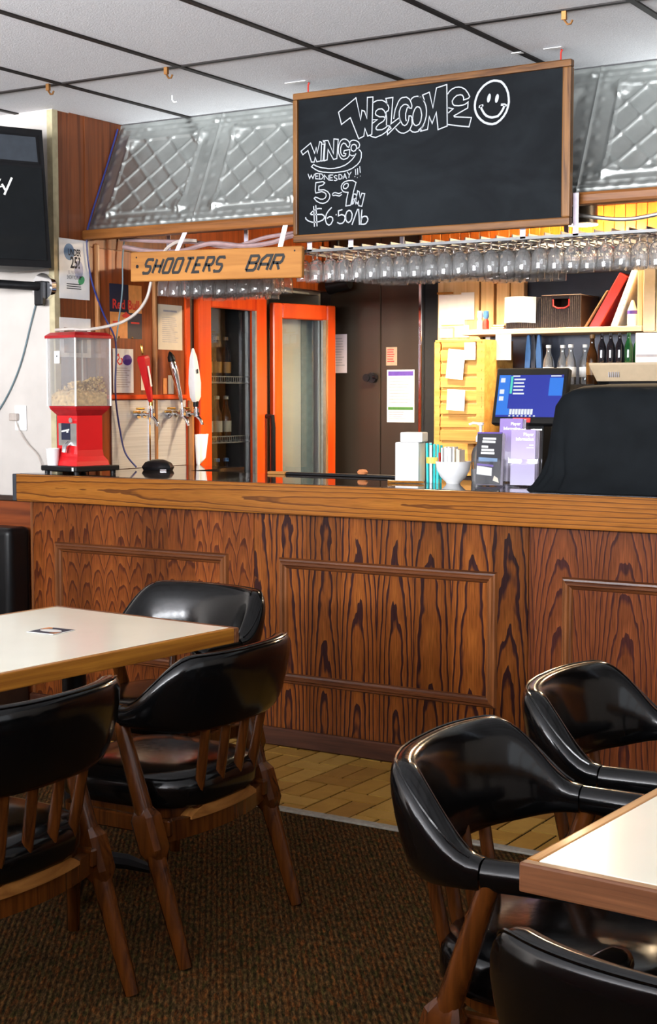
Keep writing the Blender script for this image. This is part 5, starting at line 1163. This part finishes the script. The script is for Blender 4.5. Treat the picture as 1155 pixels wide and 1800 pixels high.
sp0 = [(-3.10+.062*i, 7.17+.04*(i % 2), 1.501) for i in range(4)]
many(bottle('clear liquor bottle on the dark step behind the till', M_['bottle_clear'], M_['label_white'], 'clear bottles behind the till', sp0[0], .95, .85), sp0, ['clear liquor bottle behind the till, %s from the left' % ORD[i] for i in range(4)])
bottle('tall brown liquor bottle with gold label right of the clear ones', M_['bottle_brown'], M_['label_gold'], None, (-2.855, 7.16, 1.501), 1.0, 1.05)
# notices on the walk-in
def notice(label, x0, x1, z0, z1, mat, y=7.4385):
    t = thing('notice', label, 'paper', ((x0+x1)/2, y, (z0+z1)/2)); MB().bx(-(x1-x0)/2, (x1-x0)/2, -.001, 0, -(z1-z0)/2, (z1-z0)/2).done('sheet', mat, t); return t
def flines(o, x0, x1, z0, z1, n, mat, seed=1):
    r_ = random.Random(seed); m = MB(); dz = (z1-z0)/n
    for i in range(n):
        b = x0+(x1-x0)*r_.uniform(.7, 1); m.quad([(x0, -.0014, z1-dz*i-dz*.4), (b, -.0014, z1-dz*i-dz*.4), (b, -.0014, z1-dz*i), (x0, -.0014, z1-dz*i)])
    m.done('print_lines', mat, o)
t = notice('plain white notice on the left of the steel cooler door', -4.585, -4.485, 1.575, 1.80, M_['lilac_paper']); flines(t, -.04, .035, -.08, .09, 11, M_['grey_ink'], 3)
t = notice('white notice with purple and green bars beside the steel cooler door', -4.215, -4.037, 1.29, 1.59, M_['paper'])
for z0, z1, mm in ((.115, .142, 'purple_print'), (-.08, -.062, 'green_bar')): MB().quad([(-.082, -.0014, z0), (.082, -.0014, z0), (.082, -.0014, z1), (-.082, -.0014, z1)]).done('colour_bar', M_[mm], t)
flines(t, -.075, .075, -.05, .105, 9, M_['grey_ink'], 6); flines(t, -.075, .04, -.14, -.09, 4, M_['grey_ink'], 9)
t = notice('small brownish notice above the purple-barred one', -4.222, -4.15, 1.615, 1.72, plain('brown_paper', (.35, .25, .17), .7)); flines(t, -.028, .028, -.04, .04, 6, M_['red_sticker'], 4)
# till
ps = thing('till_screen', 'black touch-screen till with a blue display behind the brochures', 'till', (-3.012, 6.75, .951))
MB().loft([[(-.1, -.09, 0), (.1, -.09, 0), (.1, .12, 0), (-.1, .12, 0)], [(-.08, -.02, .3), (.08, -.02, .3), (.08, .08, .3), (-.08, .08, .3)], [(-.06, .03, .5), (.06, .03, .5), (.06, .08, .5), (-.06, .08, .5)]]).done('stand', M_['black_plastic'], ps, bevel=.006)
Tm = Matrix.Translation((0, .005, .488)) @ Matrix.Rotation(math.radians(-14), 4, 'X') @ Matrix.Rotation(math.radians(0), 4, 'Y')
def scr(name, x0, x1, z0, z1, mat, y=-.0182):
    MB().bx(x0, x1, y-.0006, y, z0, z1, Tm).done(name, mat, ps)
MB().bx(-.192, .192, -.017, .03, -.145, .142, Tm).done('monitor', M_['black_plastic'], ps, bevel=.006)
scr('display', -.172, .172, -.108, .105, M_['screen_dark'])
scr('display_panel', -.172, -.112, -.07, .105, M_['screen_blue'], -.019); scr('display_panel', .10, .172, .0, .09, M_['screen_blue'], -.019)
scr('display_panel', -.172, -.10, -.098, -.066, M_['screen_blue'], -.0192)
for z in (.078, .02, -.015): scr('display_icon', -.162, -.138, z-.011, z+.011, M_['screen_white'], -.0198)
scr('display_bar', -.108, -.096, .01, .098, M_['screen_teal'], -.0198)
for i in range(5): scr('display_text', -.09, -.03-.006*(i % 2), .078-.018*i, .086-.018*i, M_['screen_white'], -.0198)
scr('display_text', -.098, -.06, .096, .102, M_['screen_white'], -.0198); scr('display_text', .105, .16, .096, .102, M_['screen_white'], -.0198)
for i in range(8): scr('display_key', -.098+.016*i, -.098+.016*i+.013, -.096, -.068, M_['screen_white'], -.0198)
for i in range(7): scr('display_icon', -.1+.022*i, -.1+.022*i+.01, -.106, -.1, M_['screen_white'], -.02)
MB().bx(-.075, .02, -.0195, -.0172, -.135, -.113, Tm).done('red_label', M_['red_sticker'], ps)
m = MB()
for i in range(2): m.bx(-.055, .0, -.0203, -.0197, -.123-.007*i, -.120-.007*i, Tm)
m.done('label_print', M_['label_white'], ps)
# recessed lamps over the back bar
for i, (x, ly) in enumerate(((-3.72, 6.76), (-2.90, 7.12), (-2.0, 7.12))):
    t = thing('downlight', ('recessed downlight over the notice board', 'recessed downlight glowing above the pine shelf', 'recessed downlight over the wall cabinet')[i], 'lamp', (x, ly, 2.3095))
    MB().lathe([(.078, 0), (.078, -.006), (.062, -.008), (.06, 0)], n=24, cap=False).done('trim_ring', M_['white'], t, smooth=True)
    MB().lathe([(.0005, -.003), (.06, -.003), (.06, 0), (.0005, 0)], n=24).done('lamp_disc', M_['lamp'], t)
    MB().cyl((0, 0, .001), (0, 0, .1295), .074, n=24).done('housing', M_['black_metal'], t, smooth=True)
    (spot('downlight_beam', (x, ly, 2.29), 240, (1.0, .78, .5), 2.35) if i == 0 else lamp('downlight_glow', (x, ly, 2.27), 95, (1.0, .74, .45), .05))

# ================================================================== THINGS ON THE BAR TOP
ZB = 1.0905
def roll(label, x, y, r_, h):
    t = thing('napkin_stack', label, 'napkins', (x, y, ZB))
    return t
t = thing('napkin_stack', 'tall block of white napkins on the bar left of the teal straws', 'napkins', (-2.905, 5.33, ZB), math.radians(12))
MB().bx(-.055, .045, -.05, .05, 0, .165).done('napkins', M_['paper'], t, bevel=.006, seg=2); MB().bx(-.04, .055, -.03, .055, .165, .205).done('napkins', M_['paper'], t, bevel=.006, seg=2)
t = thing('straw_bundle', 'bundle of teal straws held by a yellow band on the bar', 'straws', (-2.805, 5.34, ZB))
r_ = random.Random(4)
for i in range(12):
    a = 2*PI*i/12; q = .026 if i % 2 else .015
    MB().cyl((q*math.cos(a), q*math.sin(a), .0), (q*1.12*math.cos(a), q*1.12*math.sin(a), .158+r_.uniform(-.006, .006)), .0055, n=7).done('straw', M_['teal'] if i % 3 else M_['white'], t)
MB().lathe([(.033, .08), (.0335, .105)], n=16, cap=False).done('band', M_['yellow'], t)
t = thing('white_bowl', 'round white bowl filled with packets on the bar', 'bowl', (-2.715, 5.335, ZB))
MB().lathe([(.0005, .001), (.028, 0), (.03, .006), (.05, .025), (.066, .055), (.072, .09), (.068, .09), (.06, .055), (.04, .025), (.0005, .012)], n=28).done('bowl', M_['white'], t, smooth=True, ang=60)
t2 = thing('sugar_packets', 'white and tan packets standing in the white bowl', 'packets', (-2.715, 5.335, ZB+.03))
for i in range(9): MB().box((-.035+.009*i, .004*(i % 3)-.01, .065+.004*(i % 2)), (.0065, .05, .1 if i < 6 else .085), rz=.15*(i % 2)).done('packet', M_['paper' if i < 6 else 'cream_paper'], t2)
MB().box((-.047, -.02, .06), (.004, .03, .07)).done('packet', M_['red_print'], t2)
t = thing('sanitizer_pump', 'clear pump bottle with white nozzle behind the white bowl', 'bottle', (-2.655, 5.46, ZB))
MB().lathe([(.0005, .001), (.036, 0), (.038, .01), (.038, .115), (.03, .14), (.016, .155), (.0155, .165), (.0005, .165)], n=18).done('body', M_['bottle_clear'], t, smooth=True)
MB().lathe([(.0005, .166), (.02, .166), (.02, .185), (.012, .2), (.006, .205), (.006, .232), (.013, .234), (.013, .245), (.0005, .246)], n=14).tube([(.0, 0, .24), (-.03, -.01, .243), (-.045, -.015, .236)], .005, 8).done('pump', M_['white'], t, smooth=True)
t = thing('toothpick_cup', 'small cup of amber and green sticks behind the white bowl', 'cup', (-2.625, 5.37, ZB))
MB().lathe([(.0005, .001), (.022, 0), (.026, .06), (.024, .06), (.02, .004), (.0005, .004)], n=14).done('cup', M_['bottle_clear'], t, smooth=True)
for i in range(8): MB().cyl((.012*math.cos(i), .012*math.sin(i), .006), (.018*math.cos(i), .018*math.sin(i), .088), .003, n=6).done('stick', M_['edge_wood' if i % 3 else 'green_print'], t)
t = tag(MB().tube([(-2.96, 5.23, ZB+.006), (-2.945, 5.24, ZB+.006), (-2.82, 5.262, ZB+.006), (-2.81, 5.264, ZB+.006)], [.007, .0045, .0045, .002], 8).done('pen', M_['edge_wood'], smooth=True), 'slim tan pen lying on the bar in front of the straws', 'pen')
def leaf_holder(label, x, y, rz, cover, w, h, stack, lean=.12):
    t = thing('brochure_holder', label, 'brochures', (x, y, ZB+(.0035 if lean > .15 else .001)), rz)
    R_ = Matrix.Rotation(-lean, 4, 'X')
    for i in range(stack): MB().bx(-w/2+.002*i, w/2+.002*i, .010*i, .010*i+.006, .006, h-.004*(i % 2), R_).done('leaflet', M_[cover] if i == 0 else M_['lilac_leaf'], t)
    m = MB(); m.bx(-w/2-.005, w/2+.012, -.012, -.0095, 0, h*.48, R_); m.bx(-w/2-.005, w/2+.012, .01*stack+.004, .01*stack+.0065, 0, h*1.02, R_); m.bx(-w/2-.005, w/2+.012, -.012, .01*stack+.0065, 0, .0025)
    m.bx(-w/2-.0075, -w/2-.005, -.012, .01*stack+.0065, 0, h*.5, R_); m.bx(w/2+.012, w/2+.0145, -.012, .01*stack+.0065, 0, h*.5, R_)
    m.done('holder', M_['leaflet_acrylic'], t)
    return t, R_
def lf(t, R_, s, size, x, z, mat, align='RIGHT', sx=1, bold=0): text('lettering', s, size, mat, R_ @ Matrix.Translation((x, -.0008, z)) @ Matrix.Rotation(PI/2, 4, 'X'), t, align=align, sx=sx, bold=bold)
t, R_ = leaf_holder('clear holder with violet leaflets standing behind the black ones', -2.545, 5.49, math.radians(2), 'purple_leaf', .10, .262, 3); lf(t, R_, 'Player', .017, .04, .235, M_['label_white'], bold=.0006); lf(t, R_, 'Information', .017, .04, .216, M_['label_white'], sx=.9, bold=.0006)
t, R_ = leaf_holder('clear holder with black leaflets at the front of the brochure group', -2.515, 5.235, math.radians(14), 'black_leaf', .098, .212, 4, .2)
for xa, xb, z in ((-.026, .026, .182), (-.028, .024, .17), (-.03, -.004, .15), (-.03, .02, .137), (-.032, .022, .125)): MB().quad([(xa, -.001, z), (xb, -.001, z-.001), (xb, -.001, z+.0075), (xa, -.001, z+.0085)], R_).done('print_line', M_['label_white'], t)
MB().quad([(-.045, -.001, .045), (.015, -.001, .038), (.015, -.001, .07), (-.045, -.001, .078)], R_).done('print_block', M_['label_white'], t); MB().quad([(-.045, -.001, .08), (.02, -.001, .074), (.02, -.001, .082), (-.045, -.001, .088)], R_).done('print_block', M_['purple_print'], t)
MB().quad([(-.04, -.001, .095), (.035, -.001, .095), (.035, -.001, .108), (-.04, -.001, .112)], R_).done('print_block', M_['blue_print'], t); MB().bx(-.049, .049, -.0012, -.0002, .206, .212, R_).done('print_block', M_['purple_print'], t)
MB().quad([(.02, -.001, .02), (.045, -.001, .012), (.04, -.001, .03), (.025, -.001, .04)], R_).done('print_block', M_['cream_paper'], t)
t, R_ = leaf_holder('clear holder with violet leaflets next to the black cover', -2.385, 5.275, math.radians(8), 'purple_leaf', .098, .222, 4, .06); lf(t, R_, 'Player', .017, .042, .198, M_['label_white'], bold=.0006); lf(t, R_, 'Information', .017, .042, .18, M_['label_white'], sx=.9, bold=.0006); MB().quad([(.024, -.001, .160), (.042, -.001, .160), (.042, -.001, .164), (.024, -.001, .164)], R_).done('print_line', M_['label_white'], t); MB().quad([(.014, -.001, .150), (.042, -.001, .150), (.042, -.001, .154), (.014, -.001, .154)], R_).done('print_line', M_['label_white'], t)
# draped black cover
cv = thing('black_cover', 'black cloth cover draped over a boxy machine on the bar', 'cover', (0, 0, 0))
cx0, cy0, wx, wy = -1.86, 5.33, .37, .20
lay = []
for (z, ex, ey, pw) in ((ZB, .075, .055, 5), (ZB+.02, .05, .036, 5.5), (ZB+.06, .022, .015, 6), (ZB+.12, .006, .004, 7), (ZB+.22, -.004, 0, 8), (ZB+.315, -.012, -.006, 7), (ZB+.35, -.028, -.012, 6), (ZB+.375, -.06, -.03, 5.5), (ZB+.39, -.10, -.07, 5), (ZB+.397, -.18, -.13, 4), (ZB+.40, -.33, -.18, 3)):
    ringp = []
    for j in range(96):
        a = 2*PI*j/96; c_, s_ = math.cos(a), math.sin(a); fold = max(0, (ZB+.2-z)/.2)
        wob = (.010*math.sin(7*a+1)+.007*math.sin(13*a)+.005*math.sin(23*a+2))*fold**.6+.0035*math.sin(5*a+z*30)
        rx, ry = max(.01, wx+ex+wob), max(.01, wy+ey+wob)
        ringp.append((cx0+rx*math.copysign(abs(c_)**(2/pw), c_), cy0+ry*math.copysign(abs(s_)**(2/pw), s_), z+.004*math.sin(9*a)*(1 if z > ZB+.05 and z < ZB+.37 else 0)))
    lay.append(ringp)
MB().loft(lay).done('cloth', M_['cover'], cv, smooth=True, ang=80)
tag(MB().bx(-3.66, -3.02, 5.535, 5.578, ZB, ZB+.011).done('bar_mat', M_['black_plastic'], bevel=.003), 'long black rubber bar mat along the back edge of the counter', 'mat')
tag(MB().bx(-3.76, -3.665, 5.538, 5.575, ZB, ZB+.012).done('wood_block', M_['sign_wood'], bevel=.002), 'small pale wooden block beside the bar mat', 'block')
tag(MB().lathe([(.0005, 0), (.02, .001), (.024, .010), (.016, .02), (.0005, .022)], (-3.27, 5.556, ZB+.0115), 12).done('sponge', M_['sponge'], smooth=True), 'small orange sponge on the black bar mat', 'sponge')
